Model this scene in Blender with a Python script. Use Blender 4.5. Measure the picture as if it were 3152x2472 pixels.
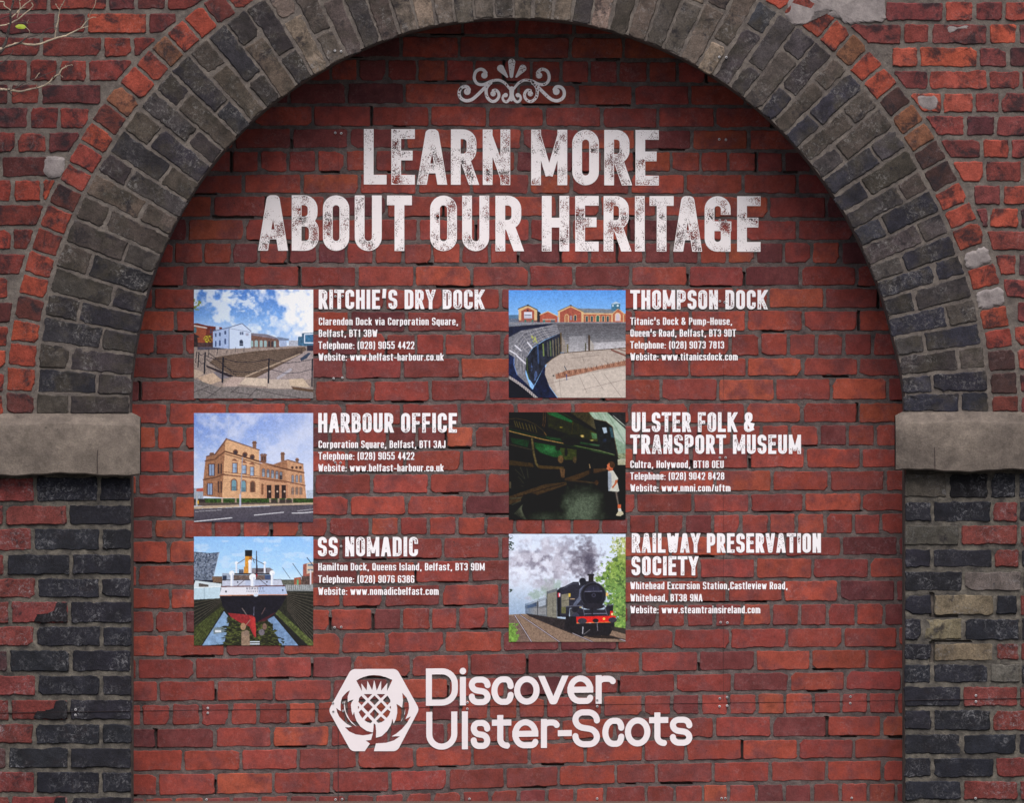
import bpy, bmesh, math, random
import numpy as np
from mathutils import Vector

# ------------------------------------------------------------------ clearing
for o in list(bpy.data.objects):
    bpy.data.objects.remove(o)
C = bpy.context.scene.collection

# ------------------------------------------------------------------ camera, sky, sun, exposure
K0 = 0.00132            # metres per photo pixel on the front plane of the wall
D = 44.0                # camera distance to that plane
ZC = 0.35 + 1236 * K0   # camera height
REC = 0.36              # how far the infill stands behind the wall face

sc = bpy.context.scene
cam = bpy.data.cameras.new('camera')
cam.sensor_width = 36.0
cam.lens = 36.0 * D / (3152 * K0)
cam.clip_end = 500
co = bpy.data.objects.new('camera', cam)
C.objects.link(co)
co.location = (0, -D, ZC)
co.rotation_euler = (math.radians(90), 0, 0)
sc.camera = co

SUN_EL, SUN_AZ = 57.0, 5.0      # elevation; degrees to the right of straight out of the wall
w = bpy.data.worlds.new('World')
sc.world = w
w.use_nodes = True
nt = w.node_tree
bg = nt.nodes['Background']
sky = nt.nodes.new('ShaderNodeTexSky')
sky.sky_type = 'NISHITA'
sky.sun_disc = False
sky.sun_elevation = math.radians(SUN_EL)
sky.sun_rotation = math.radians(180 - SUN_AZ)
sky.air_density = 1.0
sky.dust_density = 4.0
sky.ozone_density = 1.0
nt.links.new(sky.outputs[0], bg.inputs[0])
bg.inputs[1].default_value = 0.05

sl = bpy.data.lights.new('sun', 'SUN')
sl.energy = 1.5
sl.angle = math.radians(50)
sl.color = (1.0, 0.975, 0.945)
so = bpy.data.objects.new('sun', sl)
C.objects.link(so)
az, el = math.radians(SUN_AZ), math.radians(SUN_EL)
sdir = Vector((math.sin(az) * math.cos(el), -math.cos(az) * math.cos(el), math.sin(el)))
so.rotation_euler = sdir.to_track_quat('Z', 'Y').to_euler()
so.location = sdir * 20

sc.view_settings.view_transform = 'Standard'
sc.view_settings.look = 'None'
sc.view_settings.gamma = 1
sc.view_settings.use_curve_mapping = False
sc.view_settings.exposure = 1.4

LW = 1.0      # light on the wall face, used to turn photographed colours into albedo
LI = 1.05      # light on the recessed infill

rng = random.Random(7)
nrng = np.random.default_rng(11)

# ------------------------------------------------------------------ small helpers
def W(px, py, y=0.0):
    """photo pixel on the vertical plane at depth y -> world point"""
    k = K0 * (D + y) / D
    return ((px - 1576) * k, y, ZC - (py - 1236) * k)

def s2l(c):
    c = np.asarray(c, dtype=float) / 255.0
    return np.where(c <= 0.04045, c / 12.92, ((c + 0.055) / 1.055) ** 2.4)

def alb(c, L):
    return tuple(float(min(0.85, v)) for v in s2l(c) / L)

def tag(o, label, cat, group=None):
    o['label'] = label
    o['category'] = cat
    if group:
        o['group'] = group
    return o

def thing(name, loc, label, cat, group=None):
    o = bpy.data.objects.new(name, None)
    C.objects.link(o)
    o.location = loc
    o.empty_display_size = 0.1
    return tag(o, label, cat, group)

class MB:
    """collects vertices, faces, a tone per vertex and a material slot per face"""
    def __init__(s):
        s.v, s.f, s.t, s.m = [], [], [], []
    def add(s, verts, faces, tone=(0.5, 0.5, 0.5, 0.5), mi=0):
        b = len(s.v)
        s.v.extend(verts)
        s.t.extend([tone] * len(verts) if isinstance(tone, tuple) else tone)
        for f in faces:
            s.f.append([b + i for i in f])
            s.m.append(mi)
    def build(s, name, mats, parent=None, loc=None, smooth=False):
        me = bpy.data.meshes.new(name)
        off = Vector((0, 0, 0))
        if parent is not None:
            off = parent.matrix_basis.translation.copy()
            p = parent.parent
            while p is not None:
                off += p.matrix_basis.translation
                p = p.parent
        elif loc is not None:
            off = Vector(loc)
        a = np.array(s.v, dtype=float).reshape(-1, 3) - np.array(off)
        me.from_pydata(a.tolist(), [], s.f)
        for m in (mats if isinstance(mats, (list, tuple)) else [mats]):
            me.materials.append(m)
        at = me.color_attributes.new('tone', 'FLOAT_COLOR', 'POINT')
        at.data.foreach_set('color', np.array(s.t, dtype=np.float32).ravel())
        me.polygons.foreach_set('material_index', np.array(s.m, dtype=np.int32))
        if smooth:
            me.polygons.foreach_set('use_smooth', np.ones(len(s.f), dtype=bool))
        me.update()
        o = bpy.data.objects.new(name, me)
        C.objects.link(o)
        if parent is not None:
            o.parent = parent
        elif loc is not None:
            o.location = loc
        return o

def vnoise(h, w, cell, seed=0):
    """smooth value noise on an h x w grid"""
    r = np.random.default_rng(seed)
    gh, gw = int(h / cell) + 3, int(w / cell) + 3
    g = r.random((gh, gw))
    yy = np.arange(h) / cell
    xx = np.arange(w) / cell
    yi, xi = yy.astype(int), xx.astype(int)
    fy, fx = yy - yi, xx - xi
    fy = (fy * fy * (3 - 2 * fy))[:, None]
    fx = (fx * fx * (3 - 2 * fx))[None, :]
    a = g[np.ix_(yi, xi)]; b = g[np.ix_(yi, xi + 1)]
    c = g[np.ix_(yi + 1, xi)]; d = g[np.ix_(yi + 1, xi + 1)]
    return (a * (1 - fx) + b * fx) * (1 - fy) + (c * (1 - fx) + d * fx) * fy

def fbm(h, w, cell, seed=0, oct=4):
    out = np.zeros((h, w)); amp = 1.0; tot = 0
    for i in range(oct):
        out += amp * vnoise(h, w, max(1.01, cell / 2 ** i), seed + i * 17)
        tot += amp; amp *= 0.55
    return out / tot

def box_blur(a, n=1):
    for _ in range(n):
        p = np.pad(a, 1, mode='edge')
        a = (p[:-2, 1:-1] + p[2:, 1:-1] + p[1:-1, :-2] + p[1:-1, 2:] + 2 * p[1:-1, 1:-1]) / 6
    return a

def rpoly(pts, r, closed=False, n=6):
    """polyline with its corners rounded by radius r"""
    pts = [np.array(p, dtype=float) for p in pts]
    N = len(pts)
    out = []
    for i in range(N):
        if not closed and (i == 0 or i == N - 1):
            out.append(pts[i]); continue
        a, b, c = pts[i - 1], pts[i], pts[(i + 1) % N]
        la, lc = np.linalg.norm(a - b), np.linalg.norm(c - b)
        if la < 1e-6 or lc < 1e-6:
            out.append(b); continue
        fa = 1.0 if (not closed and i == 1) else 0.5
        fc = 1.0 if (not closed and i == N - 2) else 0.5
        ua, uc = (a - b) / la, (c - b) / lc
        cosang = max(-1, min(1, float(ua @ uc)))
        ang = math.acos(cosang)
        if ang > 3.1:
            out.append(b); continue
        d = min(r / math.tan(ang / 2), la * fa, lc * fc)
        p0, p2 = b + ua * d, b + uc * d
        for k in range(n + 1):
            t = k / n
            # rational quadratic = circular arc
            wgt = math.sin(ang / 2)
            den = (1 - t) ** 2 + 2 * wgt * t * (1 - t) + t * t
            out.append(((1 - t) ** 2 * p0 + 2 * wgt * t * (1 - t) * b + t * t * p2) / den)
    return out

# ------------------------------------------------------------------ materials
def newmat(name):
    m = bpy.data.materials.new(name)
    m.use_nodes = True
    n = m.node_tree
    b = n.nodes['Principled BSDF']
    return m, n, b

def nd(n, typ, **kw):
    x = n.nodes.new(typ)
    for k, v in kw.items():
        if k.startswith('i_'):
            x.inputs[int(k[2:])].default_value = v
        else:
            setattr(x, k, v)
    return x

def noise(n, vec, scale, detail=4, rough=0.6, dist=0.0):
    x = n.nodes.new('ShaderNodeTexNoise')
    x.inputs['Scale'].default_value = scale
    x.inputs['Detail'].default_value = detail
    x.inputs['Roughness'].default_value = rough
    x.inputs['Distortion'].default_value = dist
    n.links.new(vec, x.inputs['Vector'])
    return x.outputs['Fac']

def ramp(n, fac, a, b, va=0.0, vb=1.0):
    x = n.nodes.new('ShaderNodeMapRange')
    x.inputs['From Min'].default_value = a
    x.inputs['From Max'].default_value = b
    x.inputs['To Min'].default_value = va
    x.inputs['To Max'].default_value = vb
    n.links.new(fac, x.inputs['Value'])
    return x.outputs['Result']

def mul(n, a, b):
    x = n.nodes.new('ShaderNodeMath'); x.operation = 'MULTIPLY'
    for i, q in enumerate((a, b)):
        if isinstance(q, (int, float)):
            x.inputs[i].default_value = q
        else:
            n.links.new(q, x.inputs[i])
    return x.outputs[0]

def mixc(n, fac, a, b, mode='MIX'):
    x = n.nodes.new('ShaderNodeMix'); x.data_type = 'RGBA'; x.blend_type = mode
    if isinstance(fac, (int, float)):
        x.inputs[0].default_value = fac
    else:
        n.links.new(fac, x.inputs[0])
    for i, q in ((6, a), (7, b)):
        if isinstance(q, tuple):
            x.inputs[i].default_value = (*q[:3], 1)
        else:
            n.links.new(q, x.inputs[i])
    return x.outputs[2]

def scalec(n, col, fac):
    x = n.nodes.new('ShaderNodeVectorMath'); x.operation = 'SCALE'
    n.links.new(col, x.inputs[0])
    n.links.new(fac, x.inputs['Scale'])
    return x.outputs[0]

def brick_mat(name, mott=(0.72, 1.22), pits=0.5, bloom=0.0, bloomcol=(0.42, 0.42, 0.43), soot=0.0,
              sootcol=(0.012, 0.01, 0.013), bump=0.5, second=None, rough=0.9, grit=(0.84, 1.16)):
    m, n, b = newmat(name)
    tc = n.nodes.new('ShaderNodeTexCoord').outputs['Object']
    at = n.nodes.new('ShaderNodeAttribute'); at.attribute_name = 'tone'
    # every brick has its own patch of the noise
    sh = n.nodes.new('ShaderNodeCombineXYZ')
    n.links.new(mul(n, at.outputs['Alpha'], 37.0), sh.inputs[1])
    ad = n.nodes.new('ShaderNodeVectorMath'); ad.operation = 'ADD'
    n.links.new(tc, ad.inputs[0]); n.links.new(sh.outputs[0], ad.inputs[1])
    v = ad.outputs[0]
    col = at.outputs['Color']
    if second is not None:
        f = ramp(n, noise(n, v, 11, 5, 0.65), 0.46, 0.64, 0, 0.85)
        col = mixc(n, f, col, second)
    col = scalec(n, col, ramp(n, noise(n, v, 17, 7, 0.7, 0.3), 0.32, 0.68, *mott))
    col = scalec(n, col, ramp(n, noise(n, v, 160, 3, 0.7), 0.3, 0.7, *grit))
    if soot > 0:
        f = ramp(n, noise(n, v, 13, 6, 0.72, 0.4), 0.60 - soot * 0.22, 0.68 - soot * 0.12, 0, 0.85)
        col = mixc(n, f, col, sootcol)
    if pits > 0:
        f = ramp(n, noise(n, v, 75, 3, 0.6), 0.66, 0.74, 0, pits)
        col = mixc(n, f, col, (0.018, 0.014, 0.014))
    if bloom > 0:
        f1 = ramp(n, noise(n, v, 9, 3, 0.55), 0.44, 0.66, 0, 1)
        f2 = ramp(n, noise(n, v, 60, 8, 0.85, 0.8), 0.51, 0.66, 0, 1)
        f = mul(n, mul(n, f1, f2), bloom)
        col = mixc(n, f, col, bloomcol)
    n.links.new(col, b.inputs['Base Color'])
    b.inputs['Roughness'].default_value = rough
    b.inputs['Specular IOR Level'].default_value = 0.25
    bp = n.nodes.new('ShaderNodeBump')
    bp.inputs['Strength'].default_value = bump
    bp.inputs['Distance'].default_value = 0.004
    h = n.nodes.new('ShaderNodeMath'); h.operation = 'ADD'
    n.links.new(noise(n, v, 45, 6, 0.7), h.inputs[0])
    n.links.new(mul(n, noise(n, v, 220, 3, 0.6), 0.5), h.inputs[1])
    n.links.new(h.outputs[0], bp.inputs['Height'])
    n.links.new(bp.outputs[0], b.inputs['Normal'])
    return m

def plain_mat(name, col, rough=0.8, var=0.25, scale=30, bump=0.3, col2=None, spots=0.0, metal=0.0):
    m, n, b = newmat(name)
    v = n.nodes.new('ShaderNodeTexCoord').outputs['Object']
    base = mixc(n, ramp(n, noise(n, v, scale * 0.35, 5, 0.65), 0.35, 0.65), tuple(col), tuple(col2 if col2 else col))
    base = scalec(n, base, ramp(n, noise(n, v, scale, 6, 0.7), 0.3, 0.7, 1 - var, 1 + var))
    base = scalec(n, base, ramp(n, noise(n, v, scale * 7, 3, 0.7), 0.3, 0.7, 1 - var * .6, 1 + var * .6))
    if spots > 0:
        base = mixc(n, ramp(n, noise(n, v, scale * 3, 3, 0.6), 0.66, 0.75, 0, spots), base, (0.02, 0.018, 0.018))
    n.links.new(base, b.inputs['Base Color'])
    b.inputs['Roughness'].default_value = rough
    b.inputs['Metallic'].default_value = metal
    b.inputs['Specular IOR Level'].default_value = 0.25
    if bump > 0:
        bp = n.nodes.new('ShaderNodeBump')
        bp.inputs['Strength'].default_value = bump
        bp.inputs['Distance'].default_value = 0.004
        n.links.new(noise(n, v, scale * 3, 6, 0.75), bp.inputs['Height'])
        n.links.new(bp.outputs[0], b.inputs['Normal'])
    return m

M_INF = brick_mat('infill_brick', mott=(0.72, 1.24), pits=0.5, bloom=0.42, bloomcol=(0.30, 0.20, 0.21), bump=0.45, second=alb((112, 60, 60), 1.2))
M_WALL = brick_mat('wall_brick', mott=(0.58, 1.28), pits=0.7, grit=(0.75, 1.25), bloom=0.30, bloomcol=(0.30, 0.23, 0.23), soot=0.55, bump=0.8)
M_RING = brick_mat('arch_brick', mott=(0.5, 1.45), pits=0.75, grit=(0.7, 1.35), bloom=0.75, bloomcol=(0.25, 0.235, 0.23), soot=0.25,
                   bump=0.8, second=(0.034, 0.028, 0.022))
M_PIER = brick_mat('pier_brick', mott=(0.5, 1.4), pits=0.6, grit=(0.7, 1.35), bloom=0.85, bloomcol=(0.24, 0.235, 0.25), soot=0.15, bump=0.9)
M_MOR_I = plain_mat('infill_mortar', alb((102, 90, 87), LI), 0.95, 0.35, 40, 0.9, col2=alb((74, 65, 65), LI), spots=0.6)
M_MOR_W = plain_mat('wall_mortar', alb((104, 96, 90), LW), 0.95, 0.3, 40, 0.9, col2=alb((80, 73, 70), LW), spots=0.35)
M_MOR_P = plain_mat('pier_mortar', alb((100, 94, 86), LW), 0.95, 0.35, 40, 0.9, col2=alb((54, 51, 50), LW), spots=0.6)
M_STONE = plain_mat('impost_stone', alb((108, 98, 90), LW), 0.95, 0.28, 20, 1.0, col2=alb((80, 72, 67), LW), spots=0.45)
M_PATCH = plain_mat('cement', alb((136, 128, 126), LW), 0.92, 0.22, 28, 0.6, col2=alb((108, 100, 100), LW), spots=0.2)
M_SEAM = plain_mat('seam_dark', (0.03, 0.02, 0.022), 0.8, 0.2, 30, 0)
M_PLINTH = plain_mat('plinth_stone', (0.09, 0.06, 0.05), 0.9, 0.2, 30, 0.4)

# ------------------------------------------------------------------ brick builder
def outline(poly, rad, amp, step=9.0):
    """rounded, slightly ragged outline of a brick face (photo pixels)"""
    pts = rpoly(poly, rad, closed=True, n=3)
    res = []
    N = len(pts)
    for i in range(N):
        a, b = pts[i], pts[(i + 1) % N]
        L = float(np.linalg.norm(b - a))
        k = max(1, int(L / step))
        for j in range(k):
            res.append(a + (b - a) * j / k)
    res = np.array(res)
    n = len(res)
    nx = np.roll(res, -1, 0) - np.roll(res, 1, 0)
    nn = np.stack([nx[:, 1], -nx[:, 0]], 1)
    nn /= (np.linalg.norm(nn, axis=1, keepdims=True) + 1e-9)
    ph = [rng.random() * 6.28 for _ in range(5)]
    t = np.arange(n) / n * 6.283
    d = sum(math.sin(ph[i]) * np.sin(t * f + ph[i] * 3) for i, f in enumerate((2, 3, 5, 8, 11))) * 0.35
    d = d + nrng.normal(0, 0.35, n)
    return res + nn * (d * amp)[:, None]

def chip(poly):
    """knock off one or two corners"""
    poly = [np.array(p, float) for p in poly]
    ks = set(rng.randrange(4) for _ in range(rng.choice((1, 1, 2))))
    out = []
    for k in range(4):
        b = poly[k]
        if k in ks:
            a, c = poly[k - 1], poly[(k + 1) % 4]
            la, lc = np.linalg.norm(a - b), np.linalg.norm(c - b)
            out += [b + (a - b) / la * min(la * .35, rng.uniform(5, 26)), b + (c - b) / lc * min(lc * .35, rng.uniform(4, 14))]
        else:
            out.append(b)
    return out

def put_brick(mb, poly, tone, y0, depth, rad=6, amp=1.6, bevel=2.6, tilt=0.0012, mi=0, step=9.0):
    if len(poly) == 4 and rng.random() < 0.45:
        poly = chip(poly)
    o = outline(poly, rad, amp, step)
    c = o.mean(0)
    n = len(o)
    # orientation: counter-clockwise seen from the camera
    area = np.sum(o[:, 0] * np.roll(o[:, 1], -1) - np.roll(o[:, 0], -1) * o[:, 1])
    if area > 0:
        o = o[::-1]
    d = c - o
    dl = np.linalg.norm(d, axis=1, keepdims=True)
    ins = o + d / dl * bevel
    ins2 = o + d / dl * bevel * 1.9
    tx, ty, t0 = (rng.uniform(-1, 1) * tilt for _ in range(3))
    sx = max(20, np.ptp(o[:, 0])) / 2
    sy = max(20, np.ptp(o[:, 1])) / 2
    def yf(p):
        return y0 + t0 + tx * (p[0] - c[0]) / sx + ty * (p[1] - c[1]) / sy
    vs, fs = [], []
    for p in o: vs.append(W(p[0], p[1], y0 + depth))
    for p in o: vs.append(W(p[0], p[1], yf(p) + 0.0045))
    for p in ins: vs.append(W(p[0], p[1], yf(p) + 0.0013))
    for p in ins2: vs.append(W(p[0], p[1], yf(p)))
    for r in range(3):
        for i in range(n):
            j = (i + 1) % n
            fs.append((r * n + i, r * n + j, (r + 1) * n + j, (r + 1) * n + i))
    vs.append(W(c[0], c[1], yf(c)))
    for i in range(n):
        fs.append((3 * n + i, 3 * n + (i + 1) % n, 4 * n))
    mb.add(vs, fs, (*tone, rng.random()), mi)

def vary(c, L, dv=0.12, dh=0.05):
    a = np.array(s2l(c)) / L
    k = 1 + rng.uniform(-dv, dv)
    h = np.array([1 + rng.uniform(-dh, dh) for _ in range(3)])
    return tuple(float(q) for q in np.clip(a * k * h, 0.004, 0.8))

def pick(pal, L, dv=0.12):
    tot = sum(p[0] for p in pal)
    r = rng.random() * tot
    for wgt, c in pal:
        r -= wgt
        if r <= 0:
            return vary(c, L, dv)
    return vary(pal[-1][1], L, dv)

def clip_half(poly, p0, nrm):
    """keep the side where (p-p0).nrm >= 0"""
    out = []
    N = len(poly)
    for i in range(N):
        a, b = np.array(poly[i], float), np.array(poly[(i + 1) % N], float)
        da, db = (a - p0) @ nrm, (b - p0) @ nrm
        if da >= 0: out.append(a)
        if (da >= 0) != (db >= 0):
            out.append(a + (b - a) * da / (da - db))
    return out

# ------------------------------------------------------------------ arch geometry (photo pixels)
AX, AY = 1584.0, 1255.0
RIN_T = [(-4, 1203), (2, 1199), (10, 1184), (23, 1177), (36, 1178), (48, 1184), (68, 1195), (78, 1200), (90, 1199),
         (108, 1202), (119, 1196), (128, 1197), (133, 1197), (145, 1192), (160, 1184), (169, 1181), (178, 1183), (184, 1183)]
REX_T = [(-4, 1467), (0, 1466), (12, 1456), (20.7, 1447), (28, 1446), (40, 1460), (50.7, 1467), (90, 1480), (132, 1486),
         (141, 1484), (154, 1480), (162, 1482), (170, 1478), (178, 1476), (184, 1476)]
ROU_T = [(-4, 1555), (0, 1555), (6, 1552), (17, 1546), (27, 1539), (39, 1548), (46, 1558), (90, 1570), (135, 1578), (143, 1582),
         (153.5, 1571), (164.5, 1573), (174, 1570), (184, 1570)]
def tabf(T):
    xs, ys = [t[0] for t in T], [t[1] for t in T]
    return lambda th: float(np.interp(th, xs, ys))
RIN, REX, ROU = tabf(RIN_T), tabf(REX_T), tabf(ROU_T)
def P(th, r):
    a = math.radians(th)
    return np.array([AX + r * math.cos(a), AY - r * math.sin(a)])
def ang_of(px, py):
    return math.degrees(math.atan2(AY - py, px - AX)) % 360

wall = thing('brick_archway', (0, 0, 0), 'old red brick wall with a dark brick arch, stone imposts and bricked-up opening', 'wall')
wall['kind'] = 'thing'

# ------------------------------------------------------------------ infill of the arch
YT = [(-40, -40, -40, -40), (36, 36, 38, 38), (106, 106, 110, 110), (178, 178, 184, 186), (252, 251, 258, 258), (322, 322, 326, 327),
      (391, 391, 395, 396), (461, 459, 463, 464), (534, 530, 532, 532), (600, 600, 600, 601), (670, 671, 669, 674), (744, 745, 744, 742),
      (815, 815, 815, 815), (884, 886, 884, 884), (953, 955, 953, 952), (1023, 1025, 1023, 1023), (1096, 1098, 1098, 1098),
      (1169, 1169, 1163, 1161), (1238, 1240, 1237, 1236), (1310, 1311, 1307, 1305), (1385, 1384, 1376, 1376), (1458, 1457, 1447, 1445),
      (1527, 1524, 1518, 1515), (1597, 1590, 1582, 1578), (1663, 1653, 1648, 1648), (1736, 1726, 1717, 1715), (1809, 1801, 1785, 1783),
      (1879, 1871, 1859, 1855), (1952, 1944, 1935, 1929), (2025, 2016, 2003, 1997), (2094, 2089, 2074, 2064), (2165, 2158, 2137, 2130),
      (2240, 2229, 2207, 2201), (2308, 2300, 2276, 2272), (2379, 2371, 2349, 2338), (2454, 2443, 2417, 2409), (2526, 2515, 2489, 2481),
      (2598, 2587, 2561, 2553)]
YX = (500, 1180, 1960, 2600)
def ybed(i, x):
    return float(np.interp(x, YX, YT[i]))
# upright joints of every course: crop letter -> x in that crop
OFF = {'A': 0, 'B': 780, 'C': 1560, 'D': 2352}
JR = {
 1: 'B 300 770 1250 1720 C 80 550 1030',
 2: 'B 740 1215 1690 C 80 520 960 1430',
 3: 'B 635 860 1100 1345 1580 1815 2055 C 200 445 680 915 1160 1400 1640',
 4: 'B 290 765 1240 1710 C 100 575 1040 1505 1960',
 5: 'A 2090 B 490 970 1450 1920 C 310 780 1240 1710',
 6: 'A 1920 B 315 785 1255 1730 C 122 600 1055 1520 1985 D 330',
 7: 'A 1660 1900 B 50 285 520 755 1000 1235 1480 1720 1950 C 75 310 545 785 1050 1350 1590 1820 2050 D 160 390',
 8: 'A 2000 B 400 870 1345 1795 C 185 530 1010 1470 1940 D 275',
 9: 'A 1745 B 110 590 1090 1560 C -40 415 765 1230 1700 D 40 510',
 10: 'A 2010 B 410 880 1355 1830 C 190 530 1000 1470 1930 D 275 740',
 11: 'A 1430 1670 1905 2125 B 290 525 760 990 1230 1470 1705 1940 C 95 440 680 905 1125 1355 1580 1810 2045 D 160 390 630',
 12: 'A 1520 1990 B 380 850 1325 1795 C 180 550 1020 1490 1950 D 300 760',
 13: 'A 1260 1730 B 115 590 1080 1560 2030 C 400 920 1400 1870 D 35 495 940',
 14: 'A 1440 1910 B 310 790 1255 1725 C 110 570 1035 1505 1970 D 320 775',
 15: 'A 1275 1515 1760 2000 B 160 390 625 865 1090 1335 1570 1800 2040 C 200 440 670 900 1140 1370 1605 1835 2080 D 200 430 655 890',
 16: 'A 1390 1860 B 270 745 1220 1700 C 100 570 1035 1500 1970 D 320 775',
 17: 'A 1620 B 10 500 980 1455 1930 C 330 800 1265 1735 D 90 550 1015',
 18: 'A 1380 1870 B 270 740 1220 1690 C 75 540 1010 1490 1960 D 310 770',
 19: 'A 1285 1515 1750 1990 B 150 385 625 860 1100 1345 1580 1815 2060 C 170 400 640 870 1100 1330 1580 1850 2090 D 210 450 685 910',
 20: 'A 1405 1880 B 290 765 1240 1710 C 110 580 1045 1515 1990 D 340 800',
 21: 'A 1130 1610 B 0 500 970 1445 1920 C 310 780 1240 1710 D 65 535 995',
 22: 'A 1430 1900 B 310 785 1258 1735 C 120 590 1060 1530 1995 D 330 800',
 23: 'A 1265 1510 1750 1990 B 145 385 615 960 1200 1435 1675 1910 C 65 300 535 770 1000 1230 1460 1690 1920 D 40 265 500 735 960',
 24: 'A 1385 1860 B 250 720 1080 1555 2030 C 410 880 1340 1810 D 165 635 1100',
 25: 'A 1130 1610 2080 B 380 860 1330 1785 C 180 650 1110 1580 2045 D 400 860',
 26: 'A 1400 1870 B 250 720 1070 1540 2025 C 410 870 1340 1810 D 155 615 1080',
 27: 'A 1270 1515 1750 1990 B 150 390 630 980 1220 1455 1680 1910 C 60 300 530 770 1000 1235 1470 1705 1935 D 60 290 520 755 985',
 28: 'A 1360 1850 B 240 720 1095 1570 2045 C 435 905 1370 1835 D 185 650 1100',
 29: 'A 1125 1600 2090 B 480 815 1295 1775 C 165 635 1100 1575 2040 D 385 845',
 30: 'A 1300 1775 B 170 645 1110 1600 C -10 450 920 1385 1855 D 205 665',
 31: 'A 1160 1405 1645 1890 2120 B 285 520 760 1000 1230 1460 1700 1935 C 90 320 555 785 1120 1355 1590 1825 2055 D 170 405 635 855 1090',
 32: 'A 1280 1765 B 155 630 1110 1580 C 0 450 885 1210 1705 D 65 515 970',
 33: 'A 1505 1980 B 370 855 1325 1800 C 185 645 1120 1470 1935 D 280 735',
 34: 'A 1295 1770 B 165 640 1120 1595 2070 C 425 895 1230 1695 D 50 515 970',
 35: 'A 1190 1430 1675 1905 2130 B 290 530 760 1000 1240 1470 1710 1945 C 95 330 560 805 1145 1380 1610 1820 2050 D 165 395 625 855 1085',
}
def joints(s):
    off, out = 0, []
    for q in s.split():
        if q in OFF: off = OFF[q]
        else: out.append(off + float(q) / 2.669)
    return sorted(out)

PAL_I = [(5, (146, 66, 58)), (4, (155, 71, 58)), (3, (136, 62, 57)), (1.8, (116, 57, 57)), (0.8, (98, 50, 53)), (0.9, (164, 80, 60))]
mb = MB()
gaps = []      # raked-out joints: x0, y0, x1, y1
for i in range(0, len(YT) - 1):
    js = joints(JR[i]) if i in JR else [380 + 176 * k + (88 if i % 2 else 0) for k in range(15)]
    xs = [js[0] - 176 if js[0] - 176 > 330 else 330] + js + [js[-1] + 176]
    while xs[-1] < 2800: xs.append(xs[-1] + 176)
    if xs[0] > 400: xs = [xs[0] - 176] + xs
    for a, b in zip(xs, xs[1:]):
        if b - a < 25: continue
        cx = (a + b) / 2
        cy = ybed(i, cx)
        if cy < 1100:
            near = min(math.hypot(x - AX, y - AY) - RIN(ang_of(x, y)) for x in (a, b) for y in (cy, cy + 70))
            if near > 60: continue
        hv = rng.uniform(3.2, 5.2)
        ht, hb = rng.uniform(4.0, 6.6), rng.uniform(4.0, 6.6)
        poly = [(a + hv, ybed(i, a) + ht), (b - hv, ybed(i, b) + ht), (b - hv, ybed(i + 1, b) - hb), (a + hv, ybed(i + 1, a) - hb)]
        low = min(1.0, max(0.0, (cy - 1500) / 900))
        t = pick(PAL_I, 1.42, 0.2)
        put_brick(mb, poly, t, REC, 0.05, rad=5.5, amp=1.7, bevel=1.6, tilt=0.0005)
        # some bed joints under a brick and some upright joints have lost their mortar
        if rng.random() < 0.15:
            g0 = a + (b - a) * rng.uniform(0, 0.5); g1 = g0 + (b - a) * rng.uniform(0.2, 0.75)
            g1 = min(g1, b + 4)
            yy = ybed(i + 1, (g0 + g1) / 2)
            gaps.append((g0, yy - 6.5, g1, yy + rng.uniform(-4, 1)))
        if rng.random() < 0.14:
            y0, y1 = ybed(i, b) + 4, ybed(i + 1, b) - 3
            if rng.random() < 0.5: y0 += (y1 - y0) * rng.uniform(0.2, 0.6)
            gaps.append((b - 3.5, y0, b + 3.0, y1))

# mortar sheet between the infill bricks, with the open joints sunk deep
def mortar_grid(mb, x0, y0, x1, y1, dx, dy, base, amp, seed, keep=None, gaps=(), mi=1):
    nx, ny = int((x1 - x0) / dx) + 1, int((y1 - y0) / dy) + 1
    xs = x0 + np.arange(nx) * (x1 - x0) / (nx - 1)
    ys = y0 + np.arange(ny) * (y1 - y0) / (ny - 1)
    h = base + amp * (fbm(ny, nx, 9, seed, 4) - 0.5) * 2
    for (a, b, c, d) in gaps:
        i0, i1 = np.searchsorted(xs, a), np.searchsorted(xs, c)
        j0, j1 = np.searchsorted(ys, b), np.searchsorted(ys, d)
        h[j0:j1, i0:i1] = base + 0.022
    k = K0 * (D + h) / D
    X = (xs[None, :] - 1576) * k
    Z = ZC - (ys[:, None] - 1236) * k
    idx = np.arange(nx * ny).reshape(ny, nx)
    q = np.stack([idx[:-1, :-1], idx[1:, :-1], idx[1:, 1:], idx[:-1, 1:]], -1).reshape(-1, 4)
    if keep is not None:
        cx = (xs[:-1] + xs[1:]) / 2; cy = (ys[:-1] + ys[1:]) / 2
        CX, CY = np.meshgrid(cx, cy)
        q = q[keep(CX, CY).ravel()]
    used, inv = np.unique(q, return_inverse=True)
    V = np.stack([X.ravel(), h.ravel(), Z.ravel()], 1)[used]
    F = inv.reshape(-1, 4)
    mb.add([tuple(v) for v in V], [tuple(int(i) for i in f) for f in F], (0.3, 0.3, 0.3, 0.5), mi)

def keep_inf(X, Y):
    r = np.hypot(X - AX, Y - AY)
    return (Y > 1150) | (r < 1265)
mortar_grid(mb, 362, -6, 2830, 2585, 6, 2.9, REC + 0.0034, 0.0034, 5, keep_inf, gaps)
infill = mb.build('infill', [M_INF, M_MOR_I], wall)

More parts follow.
